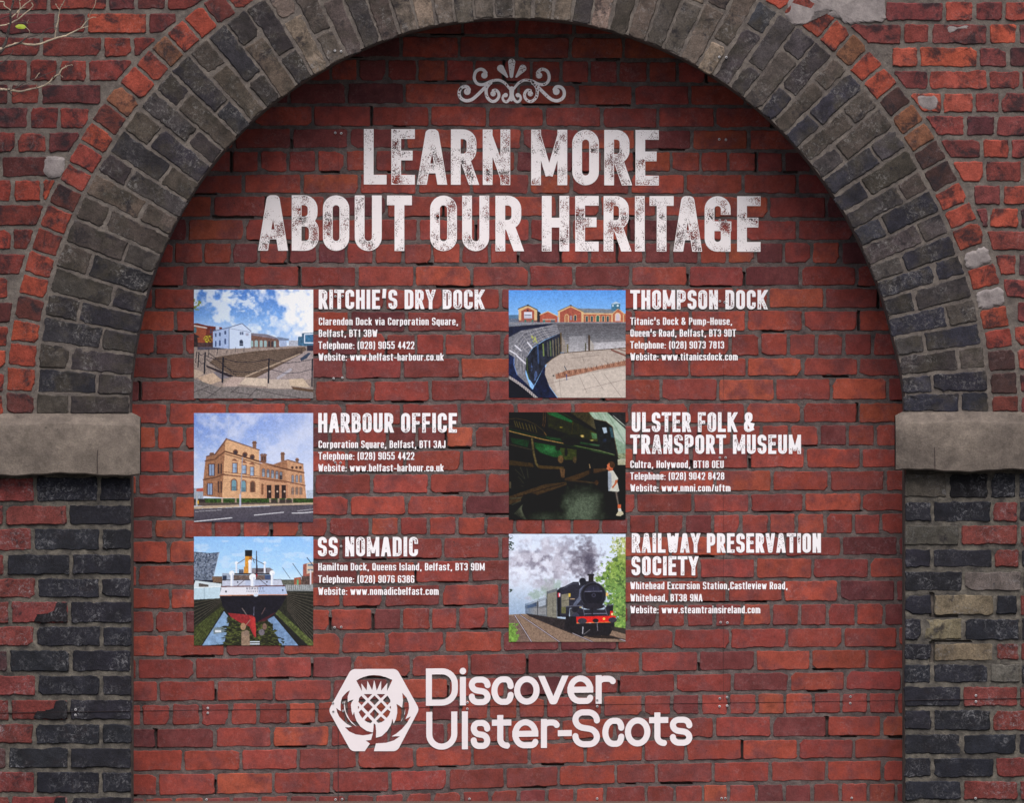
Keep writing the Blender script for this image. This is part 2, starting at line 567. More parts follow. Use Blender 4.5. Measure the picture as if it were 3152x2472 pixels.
# ------------------------------------------------------------------ dark arch ring
thR = [-0.7, 1.97, 4.7, 7.6, 10.5, 13.5, 16.5, 19.1, 21.8, 24.8, 27.76, 30.5, 33.6, 36.6, 39.65, 42.5, 45.3, 47.9, 50.6, 53.5]
thM = [53.5 + (124 - 53.5) * k / 25 for k in range(1, 25)]
thL = [124, 126.9, 129.7, 132.6, 135.6, 138.5, 141.3, 144.6, 147.7, 150.6, 153.6, 156.6, 159.7, 163, 166, 168.9, 172.05, 175.2, 178.3, 181.0]
TH = thR + thM + thL
PAL_AL = [(3, (47, 43, 42)), (3, (58, 52, 46)), (2, (38, 36, 39)), (1.5, (68, 61, 52))]
PAL_ALOW = [(3, (37, 35, 39)), (2, (46, 42, 42)), (1.5, (56, 51, 46)), (1, (30, 30, 36))]
PAL_ARLOW = [(3, (44, 44, 50)), (2, (36, 36, 43)), (1.5, (58, 54, 52)), (1, (66, 61, 56))]
PAL_AC = [(3, (84, 76, 66)), (2, (68, 62, 56)), (1, (104, 94, 79)), (0.9, (52, 48, 46))]
PAL_AR = [(3, (52, 49, 49)), (3, (43, 43, 48)), (2, (68, 62, 56)), (1.2, (60, 54, 48))]
mb = MB()
for i in range(len(TH) - 1):
    t0, t1 = TH[i] + rng.uniform(-.08, .08), TH[i + 1] + rng.uniform(-.08, .08)
    tm = (t0 + t1) / 2
    ri, re = RIN(tm), REX(tm)
    frac = 0.345 if i % 2 else 0.66
    rj = ri + (re - ri) * (frac + rng.uniform(-.02, .02))
    if 64 < tm < 112 and i % 2:
        rj = ri + (re - ri) * 0.62
    hj = 4.4
    pal = PAL_ARLOW if tm < 27 else PAL_AR if tm < 58 else PAL_AC if tm < 122 else PAL_AL if tm < 158 else PAL_ALOW
    for (ra, rb, inner) in ((ri, rj - hj, True), (rj + hj, re - 7, False)):
        rr = ra + (rng.uniform(-4, 4) if inner else 0)
        da = math.degrees(hj / ((ra + rb) / 2))
        poly = [P(t0 + math.degrees(hj / rr), rr), P(t1 - math.degrees(hj / rr), rr), P(t1 - math.degrees(hj / rb), rb), P(t0 + math.degrees(hj / rb), rb)]
        tone = tuple(q * c for q, c in zip(pick(pal, LW, 0.3), (1.01, 0.95, 1.03)))
        put_brick(mb, poly, tone, 0.0, REC + 0.02 if inner else 0.03, rad=5, amp=2.7, bevel=2.2, tilt=0.0018)
def ring_sheet(mb, th0, th1, fa, fb, yfn, nth, nr, seed, mi=1):
    noi = fbm(nr + 1, nth + 1, 5, seed, 4) - 0.5
    vs, fs = [], []
    for j in range(nth + 1):
        th = th0 + (th1 - th0) * j / nth
        for i in range(nr + 1):
            r = fa(th) + (fb(th) - fa(th)) * i / nr
            p = P(th, r)
            vs.append(W(p[0], p[1], yfn + 0.005 * noi[i, j]))
    for j in range(nth):
        for i in range(nr):
            a = j * (nr + 1) + i
            fs.append((a, a + 1, a + nr + 2, a + nr + 1))
    mb.add(vs, fs, (0.3, 0.3, 0.3, 0.5), mi)
ring_sheet(mb, -1.0, 181.4, lambda t: RIN(t) + 3, lambda t: REX(t) + 2, 0.0042, 560, 40, 21)
# soffit mortar, running back to the infill
vs, fs = [], []
for j in range(301):
    th = -1.0 + 182.4 * j / 300
    p = P(th, RIN(th) + 3.5)
    x, _, z = W(p[0], p[1], 0)
    vs += [(x, 0.004, z), (x, REC + 0.03, z)]
for j in range(300):
    fs.append((2 * j, 2 * j + 1, 2 * j + 3, 2 * j + 2))
mb.add(vs, fs, (.3, .3, .3, .5), 1)
ring = mb.build('arch_ring', [M_RING, M_MOR_W], wall)
ring['label'] = 'soot-grey brick arch ring over the bricked-up opening'

# ------------------------------------------------------------------ red border of the arch
bR = [-0.6, 1.5, 4.2, 6.9, 9.3, 11.9, 14.2, 17, 19.3, 22.1, 24.5, 27.1, 30, 32.6, 35, 37.6, 40.2, 43, 45.4, 48, 50.5, 53.2]
bM = [53.2 + (130.4 - 53.2) * k / 29 for k in range(1, 29)]
bL = [130.4, 133, 135.4, 137.9, 140.6, 143.2, 145.8, 148.4, 151.1, 153.6, 156.3, 159.1, 161.9, 164.6, 167.1, 169.9, 172.5, 175.3, 178.2, 180.8]
BT = bR + bM + bL
PAL_B = [(4, (130, 59, 45)), (3, (116, 52, 43)), (2.2, (90, 44, 39)), (1, (108, 70, 52)), (0.6, (62, 42, 40))]
PAL_BL = [(3, (122, 54, 42)), (3, (104, 48, 40)), (1.5, (76, 40, 37)), (1.0, (140, 62, 44))]
mb = MB()
stones = {5: (138, 130, 127), 7: (146, 139, 132)}
for i in range(len(BT) - 1):
    t0, t1 = BT[i], BT[i + 1]
    tm = (t0 + t1) / 2
    ra, rb = REX(tm) + 5, ROU(tm) - 6
    hj = 4.2
    poly = [P(t0 + math.degrees(hj / ra), ra), P(t1 - math.degrees(hj / ra), ra), P(t1 - math.degrees(hj / rb), rb), P(t0 + math.degrees(hj / rb), rb)]
    if i in stones:
        mp = MB()
        put_brick(mp, [p + np.array([rng.uniform(-6, 6), rng.uniform(-5, 8)]) for p in poly], alb(stones[i], LW), -0.003, 0.03, rad=16, amp=4.0, bevel=5)
        mp.build('cement_patch', [M_PATCH], wall)
        continue
    tone = pick(PAL_BL if tm > 153 else PAL_B, LW, 0.12)
    put_brick(mb, poly, tone, 0.0, 0.03, rad=5, amp=2.1, bevel=1.9)
ring_sheet(mb, -1.0, 181.4, lambda t: REX(t) + 1, lambda t: ROU(t) + 14, 0.0047, 560, 16, 23)
border = mb.build('arch_border', [M_WALL, M_MOR_W], wall)
border['label'] = 'single course of red brick headers edging the dark arch'

# ------------------------------------------------------------------ outer wall above the imposts
PAL_WL = [(3, (112, 49, 42)), (3, (98, 43, 39)), (2, (126, 56, 44)), (1.6, (80, 38, 38)), (0.8, (70, 46, 43))]
PAL_WL2 = [(3, (118, 50, 40)), (2, (96, 42, 37)), (2, (72, 36, 35)), (1, (132, 58, 42))]
PAL_WR = [(3, (134, 62, 51)), (3, (114, 54, 50)), (2, (98, 48, 47)), (1.2, (72, 39, 41)), (1, (146, 68, 51))]
LY = [-560, -488, -415, -342, -269, -194, -118, -42, 34, 107, 178, 253, 324, 401, 474, 547, 624, 699, 774, 850, 923, 998, 1071, 1143, 1212, 1286]
LJ = {7: [150, 330, 420], 8: [266, 455, 545], 9: [127, 315, 408], 10: [180, 270], 11: [30, 125, 315], 12: [182, 277], 13: [50, 146], 14: [2, 189],
      15: [39, 129], 16: [-20], 17: [37], 18: [-15], 19: [28], 20: [-30], 21: [-60], 22: [-40], 23: [-30], 24: [-60]}
RY = [-560, -490, -420, -350, -280, -210, -140, -72, -2, 67, 139, 210, 279, 350, 423, 491, 564, 635, 706, 777, 852, 923, 998, 1068, 1144, 1216, 1286]
RJ = {8: [2723, 2906, 2999], 9: [2777, 2863, 3042, 3133], 10: [2727, 2742, 2828, 3011], 11: [2858, 3041, 3143], 12: [2901, 2998, 3080], 13: [3064],
      14: [3021, 3110], 15: [3030, 3148], 16: [2993], 17: [3045, 3137], 18: [3180], 19: [3131], 20: [3190], 21: [3127], 22: [3185], 23: [3120], 24: [3190], 25: [3135]}
mb = MB()
def wall_brick(a, b, y0, y1, pal):
    hv, ht, hb = rng.uniform(4.5, 6.5), rng.uniform(5.5, 8.5), rng.uniform(5.5, 8.5)
    poly = [(a + hv, y0 + ht), (b - hv, y0 + ht + rng.uniform(-1.5, 1.5)), (b - hv, y1 - hb), (a + hv, y1 - hb + rng.uniform(-1.5, 1.5))]
    cx, cy = (a + b) / 2, (y0 + y1) / 2
    th = ang_of(cx, cy)
    if cy < 1280:
        if th > 200: th = 0 if cx > AX else 180
        R = ROU(th) + 6
        p0 = P(th, R)
        nrm = (p0 - np.array([AX, AY])) / R
        # tangent through the part of the arc nearest the brick
        if math.hypot(cx - AX, cy - AY) < R - 70: return
        poly = clip_half(poly, p0, nrm)
        if len(poly) < 3: return
        q = np.array(poly)
        area = abs(np.sum(q[:, 0] * np.roll(q[:, 1], -1) - np.roll(q[:, 0], -1) * q[:, 1])) / 2
        if area < 900: return
    tone = pick(pal, LW, 0.14)
    put_brick(mb, poly, tone, 0.0, 0.03, rad=5.5, amp=2.2, bevel=2.0, tilt=0.0014)
for i in range(len(LY) - 1):
    js = LJ.get(i, [500 - (90 if i % 2 else 0) - 180 * k for k in range(3)])
    js = sorted(js)
    xs = list(js)
    k = 0
    while xs[0] > -140:
        xs.insert(0, xs[0] - (182 if (k + i) % 2 else 92)); k += 1
    while xs[-1] < 1600 and i < 16: xs.append(xs[-1] + (182 if len(xs) % 3 else 92))
    if i >= 16: xs.append(xs[-1] + 184)
    for a, b in zip(xs, xs[1:]):
        if a > 1584: break
        wall_brick(a, b, LY[i], LY[i + 1], PAL_WL2 if i > 13 else PAL_WL)
for i in range(len(RY) - 1):
    js = RJ.get(i, [2700 + (90 if i % 2 else 0) + 180 * k for k in range(3)])
    xs = sorted(js)
    k = 0
    while xs[-1] < 3290:
        xs.append(xs[-1] + (182 if (k + i) % 2 else 92)); k += 1
    while xs[0] > 1584 and i < 15: xs.insert(0, xs[0] - (182 if len(xs) % 3 else 92))
    if i >= 15: xs.insert(0, xs[0] - 184)
    for a, b in zip(xs, xs[1:]):
        if b < 1584: continue
        if i == 8 and 2400 < b <= 2740: continue
        wall_brick(a, b, RY[i], RY[i + 1], PAL_WR)
def keep_wall(X, Y):
    r = np.hypot(X - AX, Y - AY)
    return (Y < 1262) & (r > 1530)
mortar_grid(mb, -150, -560, 3300, 1275, 9, 5, 0.0055, 0.0035, 31, keep_wall)
brickwork = mb.build('wall_face', [M_WALL, M_MOR_W], wall)

# cement repairs
def patch(poly, col, rad=14, amp=3, bevel=6, y=-0.002):
    q = MB()
    put_brick(q, poly, alb(col, LW), y, 0.03, rad=rad, amp=amp, bevel=bevel)
    o = q.build('cement_patch', [M_PATCH], wall)
    return o
patch([(134, 480), (203, 484), (200, 505), (188, 545), (155, 548), (133, 530)], (120, 110, 107))
patch([(2817, 290), (2886, 291), (2893, 310), (2885, 335), (2862, 344), (2838, 338), (2822, 318)], (150, 143, 145), 12, 2)
patch([(2428, -10), (2724, -14), (2722, 62), (2640, 72), (2600, 66), (2560, 48), (2530, 22), (2500, 34), (2476, 78), (2440, 78), (2418, 40)], (96, 89, 90), 10, 7)
patch([(2908, 76), (2994, 74), (2985, 84), (2945, 92), (2924, 104), (2913, 96)], (136, 126, 126), 8, 2.5)

# ------------------------------------------------------------------ imposts
def impost(sx, xin, xout, yt, yb, seed):
    """sx=+1: the stone ends to the right (left impost); -1: mirrored"""
    bm = bmesh.new()
    pf = -0.062                                   # front face stands proud
    k0, k1 = K0, K0 * (D + pf) / D
    def zz(py, y): return W(0, py, y)[2]
    def xx(px, y): return W(px, 0, y)[0]
    ztb, zt = zz(yt, 0.004), zz(yt + 43, pf)
    zb = zz(yb, pf)
    xo = xx(xout, pf)
    xe = xx(xin, pf)                                # nose of the stone
    xtop = xx(xin - sx * 30, 0)
    back = 0.10
    # section rings from the far end to the nose: (x at front, chamfer shrink)
    pts = []
    n = 60
    for i in range(n + 1):
        t = i / n
        x = xo + (xe - xo) * t
        e = max(0, 1 - abs(x - xe) / 0.05)          # end return, slopes back near the nose
        ins = 0.026 * e ** 1.6
        top = zt - (zt - ztb) * 0
        dz = 0.0012 * math.sin(i * 0.9 + seed) + 0.004 * math.sin(i * 0.17 + seed * 2)
        dzb = 0.0014 * math.sin(i * 0.7 + seed * 3) + 0.005 * math.sin(i * 0.19 + seed)
        te = 0.022 * e ** 2
        ring = [(x, 0.012 if abs(x - xe) > 0.045 else 0.012, ztb - te * 0.9), (x, pf + 0.058 + ins * .3, ztb - 0.007 - te + dz * .4), (x, pf + 0.005 + ins, zt + 0.008 - te + dz),
                (x, pf + ins * 0.8, zt - 0.006 - te + dz), (x, pf - 0.002 + ins * .6, (zt + zb) / 2), (x, pf + ins * .6, zb + 0.005 + dzb),
                (x, pf + 0.006 + ins * .6, zb + dzb), (x, 0.012, zb + 0.004 + dzb)]
        pts.append([bm.verts.new(p) for p in ring])
    for a, b in zip(pts, pts[1:]):
        for i in range(len(a) - 1):
            bm.faces.new((a[i], b[i], b[i + 1], a[i + 1]))
    # return face of the nose, running back into the opening
    last = pts[-1]
    far = [bm.verts.new((v.co.x, back, v.co.z)) for v in last]
    for i in range(len(last) - 1):
        bm.faces.new((last[i], far[i], far[i + 1], last[i + 1]))
    bm.faces.new((last[-1], far[-1], far[0], last[0]))
    # top/bottom slabs behind, between the nose and the pier edge
    pe = xx(402 if sx > 0 else 2787, 0)
    pa = [bm.verts.new((pe, 0.012, ztb)), bm.verts.new((pe, back, ztb))]
    bm.faces.new((last[0], far[0], pa[1], pa[0]))
    pb = [bm.verts.new((pe, 0.012, zb)), bm.verts.new((pe, back, zb))]
    bm.faces.new((last[-1], pb[0], pb[1], far[-1]))
    bmesh.ops.recalc_face_normals(bm, faces=bm.faces)
    me = bpy.data.meshes.new('impost')
    bm.to_mesh(me); bm.free()
    me.polygons.foreach_set('use_smooth', np.ones(len(me.polygons), dtype=bool))
    me.materials.append(M_STONE)
    me.set_sharp_from_angle(angle=math.radians(22))
    o = bpy.data.objects.new('impost', me)
    C.objects.link(o); o.parent = wall
    return o
impost(1, 430, -150, 1270, 1462, 1.0)
impost(-1, 2758, 3300, 1265, 1450, 4.0)

# ------------------------------------------------------------------ piers under the imposts
PY_L = [1464, 1550, 1621, 1700, 1775, 1847, 1924, 1997, 2074, 2148, 2223, 2297, 2371, 2448, 2522, 2596]
PJ_L = [(290, 810), (35, 560), (270, 830), (45, 585), (300, 830), (85, 570), (290, 835), (70, 580), (300, 830), (85, 565), (285, 830), (60, 570), (290, 825), (85, 565), (290, 830)]
PT_L = ['rdd', 'rrd', 'rdd', 'rdd', 'rdd', 'rmd', 'rdd', 'qdd', 'rdd', 'rmd', 'rdd', 'qdd', 'rdd', 'rmd', 'rdd']
PY_R = [1450, 1539, 1612, 1685, 1754, 1826, 1899, 1976, 2040, 2109, 2182, 2255, 2328, 2400, 2469, 2541, 2613]
PJ_R = [(1510, 1850, 2080), (1385, 1870, 2090), (1610, 2090), (1380, 1880, 2105), (1640, 2120), (1385, 1895, 2090), (1300, 1640, 2105), (1385, 1895, 2100),
        (1380, 1850, 2110), (1625, 2090), (1385, 1870), (1625, 2085), (1380, 1895), (1625, 2090), (1385, 1880), (1625, 2090)]
PT_R = ['bkdd', 'ddrd', 'brr', 'ddrd', 'dgd', 'dtdr', 'dtdd', 'dtrr', 'ddgd', 'drr', 'ddr', 'ddd', 'ddr', 'drr', 'ddr', 'drr']
TONE = {'r': (96, 45, 42), 'q': (70, 45, 46), 'd': (29, 29, 36), 'k': (18, 17, 21), 'b': (68, 62, 56), 't': (96, 86, 72), 'g': (84, 78, 75), 'm': (96, 45, 42)}
def pier(side):
    mb = MB()
    left = side > 0
    PY, PJ, PT = (PY_L, PJ_L, PT_L) if left else (PY_R, PJ_R, PT_R)
    for i in range(len(PY) - 1):
        if left:
            xs = [j / 2.669 for j in PJ[i]]
            k = 0
            xs = [xs[0] - 182, *xs, 404]
        else:
            xs = [2352 + j / 2.669 for j in PJ[i]]
            xs = [2785, *xs, xs[-1] + 182]
        tk = PT[i]
        for n, (a, b) in enumerate(zip(xs, xs[1:])):
            edge = (left and n == len(xs) - 2) or (not left and n == 0)
            c = TONE[tk[min(n, len(tk) - 1)]]
            hv = rng.uniform(4.5, 6.5)
            ht, hb = rng.uniform(6, 9), rng.uniform(6, 9)
            ha = rng.uniform(-2, 2) if (edge and not left) else hv
            hbb = rng.uniform(-2, 3) if (edge and left) else hv
            # the two repaired courses on the right lean and drop a little
            poly = [(a + ha, PY[i] + ht), (b - hbb, PY[i] + ht), (b - hbb, PY[i + 1] - hb), (a + ha, PY[i + 1] - hb)]
            tone = vary(c, LW, 0.16, 0.06)
            put_brick(mb, poly, tone, 0.0 if tk[min(n, len(tk) - 1)] != 't' else 0.0015, REC + 0.02 if edge else 0.035, rad=4.5, amp=2.3, bevel=1.8, tilt=0.0015)
            if tk[min(n, len(tk) - 1)] == 'm':
                # dark glazed half of the brick
                a2 = a + (b - a) * 0.34
                dk = [(a2 + 8, PY[i + 1] - hb - 1), (a2 + 20, PY[i + 1] - 32), (a + (b - a) * .60, PY[i + 1] - 34), (a + (b - a) * .74, PY[i + 1] - 42), (a + (b - a) * .78, PY[i] + ht + 1),
                      (b - hv - 1, PY[i] + ht + 1), (b - hv - 1, PY[i + 1] - hb - 1)]
                put_brick(mb, dk, vary((24, 22, 26), LW), -0.0022, 0.012, rad=5, amp=2.2, bevel=1.2, tilt=0)
    if left:
        mortar_grid(mb, -150, 1440, 402, 2620, 6, 4, 0.0055, 0.005, 41)
    else:
        gp = [(2862, 1826, 2874, 1899), (2862, 1976, 2874, 2042), (2868, 1894, 2945, 1901), (2868, 1972, 2990, 1978), (2935, 2036, 2876, 2043)]
        mortar_grid(mb, 2787, 1430, 3300, 2620, 6, 4, 0.0055, 0.005, 43, None, gp)
    xe = W(402 if left else 2787, 0, 0)[0]
    z0, z1 = 0.0, W(0, 1440, 0)[2]
    mb.add([(xe, 0.005, z0), (xe, REC + 0.03, z0), (xe, REC + 0.03, z1), (xe, 0.005, z1)], [(0, 1, 2, 3) if left else (3, 2, 1, 0)], (.3, .3, .3, .5), 1)
    o = mb.build('pier', [M_PIER, M_MOR_P], wall)
    o['label'] = 'blackened brick pier below the left impost' if left else 'blackened and patched brick pier below the right impost'
pier(1)
pier(-1)

# ------------------------------------------------------------------ solid core behind the faces, plinth, ground
def box(mb, x0, x1, y0, y1, z0, z1, mi=0):
    v = [(x0, y0, z0), (x1, y0, z0), (x1, y1, z0), (x0, y1, z0), (x0, y0, z1), (x1, y0, z1), (x1, y1, z1), (x0, y1, z1)]
    f = [(0, 3, 2, 1), (4, 5, 6, 7), (0, 1, 5, 4), (1, 2, 6, 5), (2, 3, 7, 6), (3, 0, 4, 7)]
    mb.add(v, f, (.3, .3, .3, .5), mi)
mb = MB()
xl, xr = W(-150, 0)[0], W(3300, 0)[0]
ztop = W(0, -562)[2]
yb = REC + 0.08
box(mb, xl, W(380, 0)[0], 0.022, yb, 0.0, W(0, 1300)[2])
box(mb, W(2810, 0)[0], xr, 0.022, yb, 0.0, W(0, 1300)[2])
box(mb, xl, W(-40, 0)[0], 0.022, yb, W(0, 1299)[2], ztop)
box(mb, W(3190, 0)[0], xr, 0.022, yb, W(0, 1299)[2], ztop)
box(mb, W(-39, 0)[0], W(3189, 0)[0], 0.022, yb, W(0, -420)[2], ztop)
box(mb, xl, xr, yb + 0.002, yb + 0.3, 0.0, ztop)
mb.build('wall_core', [M_MOR_W], wall)
mb = MB()
box(mb, xl - 0.02, xr + 0.02, ztop * 0 - 0.03, yb + 0.33, ztop + 0.002, ztop + 0.09)
mb.build('coping', [M_STONE], wall)
mb = MB()
box(mb, W(404, 0)[0], W(2785, 0)[0], 0.03, REC + 0.03, 0.0, W(0, 2468, REC)[2])
mb.build('plinth', [M_PLINTH], wall)

# seams between the printed sheets
def seam(pts, y, wd=1.5):
    q = MB()
    pts = [np.array(p, float) for p in pts]
    for a, b in zip(pts, pts[1:]):
        d = (b - a) / np.linalg.norm(b - a)
        n = np.array([-d[1], d[0]]) * wd / 2
        c = [a + n, b + n, b - n, a - n]
        q.add([W(p[0], p[1], y) for p in c] + [W(p[0], p[1], y + 0.012) for p in c],
              [(0, 1, 2, 3), (0, 4, 5, 1), (1, 5, 6, 2), (2, 6, 7, 3), (3, 7, 4, 0)])
    return q.build('panel_seam', [M_SEAM], wall)
YI = REC - 0.0012
seam([(-20, 2196), (402, 2190)], -0.003, 1.1)
seam([(404, 2190), (800, 2185), (1040, 2183)], YI, 1.3)
seam([(1043, 2183), (1580, 2174), (2360, 2163), (2786, 2157)], YI, 0.6)
seam([(2789, 2157), (3170, 2150)], -0.003, 1.0)
seam([(301, 1385), (299, 1410), (300, 1456)], -0.0655, 2.2)
seam([(2877, 1378), (2878, 1446)], -0.0655, 2.2)
seam([(1041, 2186), (1041, 2490)], YI, 1.8)
seam([(1041, 240), (1041, 880)], YI, 0.5)
seam([(2227, 1000), (2227, 2158)], YI, 0.6)

gm = plain_mat('paving', (0.06, 0.058, 0.056), 0.9, 0.2, 3, 0.3, col2=(0.075, 0.072, 0.07))
me = bpy.data.meshes.new('pavement')
me.from_pydata([(-60, -80, 0), (60, -80, 0), (60, 40, 0), (-60, 40, 0)], [], [(0, 1, 2, 3)])
me.materials.append(gm)
go = bpy.data.objects.new('pavement', me)
C.objects.link(go)
go['kind'] = 'structure'

# ------------------------------------------------------------------ lettering: strokes -> field -> contoured sheet
def paint_mat(name, col, worn=0.25):
    m, n, b = newmat(name)
    v = n.nodes.new('ShaderNodeTexCoord').outputs['Object']
    base = mixc(n, ramp(n, noise(n, v, 5, 4, 0.6), 0.35, 0.65), tuple(col), tuple(c * 0.93 for c in col))
    base = mixc(n, ramp(n, noise(n, v, 90, 4, 0.7), 0.58, 0.72, 0, worn), base, (0.36, 0.22, 0.2))
    n.links.new(base, b.inputs['Base Color'])
    b.inputs['Roughness'].default_value = 0.6
    b.inputs['Specular IOR Level'].default_value = 0.3
    return m
M_WHITE = paint_mat('white_print', (0.82, 0.76, 0.77), 0.2)
M_WHITE2 = paint_mat('white_print_clean', (0.82, 0.79, 0.82), 0.08)
M_WHITE3 = paint_mat('white_print_logo', (0.70, 0.64, 0.66), 0.06)
YL = REC - 0.0019

def contour(mb, f, x0, y0, res, y=None, skew=None, ys=1.0, yb=0.0):
    """sheet covering f > 0; f sampled every res photo pixels from (x0, y0); edges interpolated"""
    y = YL if y is None else y
    ny, nx = f.shape
    pos = f > 0
    full = pos[:-1, :-1] & pos[1:, :-1] & pos[1:, 1:] & pos[:-1, 1:]
    some = (pos[:-1, :-1] | pos[1:, :-1] | pos[1:, 1:] | pos[:-1, 1:]) & ~full
    vs, fs = [], []
    def pt(u, v):
        px, py = x0 + u * res, y0 + v * res
        py = yb + (py - yb) / ys
        if skew: py += skew * (px - x0)
        return W(px, py, y)
    for j in range(ny - 1):
        row = full[j]
        d = np.diff(np.concatenate([[0], row.astype(np.int8), [0]]))
        for a, b in zip(np.where(d == 1)[0], np.where(d == -1)[0]):
            k = len(vs)
            vs += [pt(a, j), pt(a, j + 1), pt(b, j + 1), pt(b, j)]
            fs.append((k, k + 1, k + 2, k + 3))
    for j, i in zip(*np.where(some)):
        c = [(i, j), (i, j + 1), (i + 1, j + 1), (i + 1, j)]
        val = [f[q[1], q[0]] for q in c]
        poly = []
        for e in range(4):
            a, b = val[e], val[(e + 1) % 4]
            if a > 0: poly.append(c[e])
            if (a > 0) != (b > 0):
                t = a / (a - b)
                poly.append((c[e][0] + (c[(e + 1) % 4][0] - c[e][0]) * t, c[e][1] + (c[(e + 1) % 4][1] - c[e][1]) * t))
        if len(poly) >= 3:
            k = len(vs)
            vs += [pt(*q) for q in poly]
            fs.append(tuple(range(k, k + len(poly))))
    mb.add(vs, fs, (.8, .8, .8, .5), 0)

class Field:
    def __init__(s, x0, y0, x1, y1, res):
        s.x0, s.y0, s.res = x0, y0, res
        s.nx, s.ny = int((x1 - x0) / res) + 1, int((y1 - y0) / res) + 1
        s.f = np.full((s.ny, s.nx), -99.0)
    def win(s, xa, ya, xb, yb):
        i0 = max(0, int((xa - s.x0) / s.res)); i1 = min(s.nx, int((xb - s.x0) / s.res) + 2)
        j0 = max(0, int((ya - s.y0) / s.res)); j1 = min(s.ny, int((yb - s.y0) / s.res) + 2)
        if i1 <= i0 or j1 <= j0: return None
        X, Y = np.meshgrid(s.x0 + np.arange(i0, i1) * s.res, s.y0 + np.arange(j0, j1) * s.res)
        return (slice(j0, j1), slice(i0, i1)), X, Y
    def seg(s, a, b, ha, hb=None, flat0=False, flat1=False):
        hb = ha if hb is None else hb
        m = max(ha, hb) + 2 * s.res
        w = s.win(min(a[0], b[0]) - m, min(a[1], b[1]) - m, max(a[0], b[0]) + m, max(a[1], b[1]) + m)
        if w is None: return
        sl_, X, Y = w
        d = np.array(b, float) - np.array(a, float)
        L = float(np.hypot(*d))
        if L < 1e-6:
            v = ha - np.hypot(X - a[0], Y - a[1])
        else:
            d /= L
            t = (X - a[0]) * d[0] + (Y - a[1]) * d[1]
            pn = np.abs(-(X - a[0]) * d[1] + (Y - a[1]) * d[0])
            tc = np.clip(t, 0, L)
            h = ha + (hb - ha) * tc / L
            v = h - np.hypot(t - tc, pn)
            if flat0: v = np.minimum(v, t)
            if flat1: v = np.minimum(v, L - t)
        s.f[sl_] = np.maximum(s.f[sl_], v)
    def line(s, pts, h, closed=False, flat=True, band=None):
        n = len(pts)
        if band is not None:
            keep = s.f.copy(); s.f[:] = -99.0
        for i in range(n if closed else n - 1):
            s.seg(pts[i], pts[(i + 1) % n], h, None, flat and not closed and i == 0, flat and not closed and i == n - 2)
        if band is not None:
            Y = (s.y0 + np.arange(s.ny) * s.res)[:, None]
            s.f = np.maximum(keep, np.minimum(s.f, np.minimum(Y - band[0], band[1] - Y)))
    def wear(s, amount, grain, seed, patchy=90, rim=2.2):
        """speckled loss of paint, in patches"""
        g = fbm(s.ny, s.nx, grain / s.res, seed, 2)
        p = fbm(s.ny, s.nx, patchy / s.res, seed + 5, 3)
        g = (g - g.mean()) / g.std()
        p = (p - p.mean()) / p.std()
        th = amount + 0.75 * p
        s.f = np.minimum(s.f, np.maximum((1.55 - th - g) * 1.5, rim - s.f))

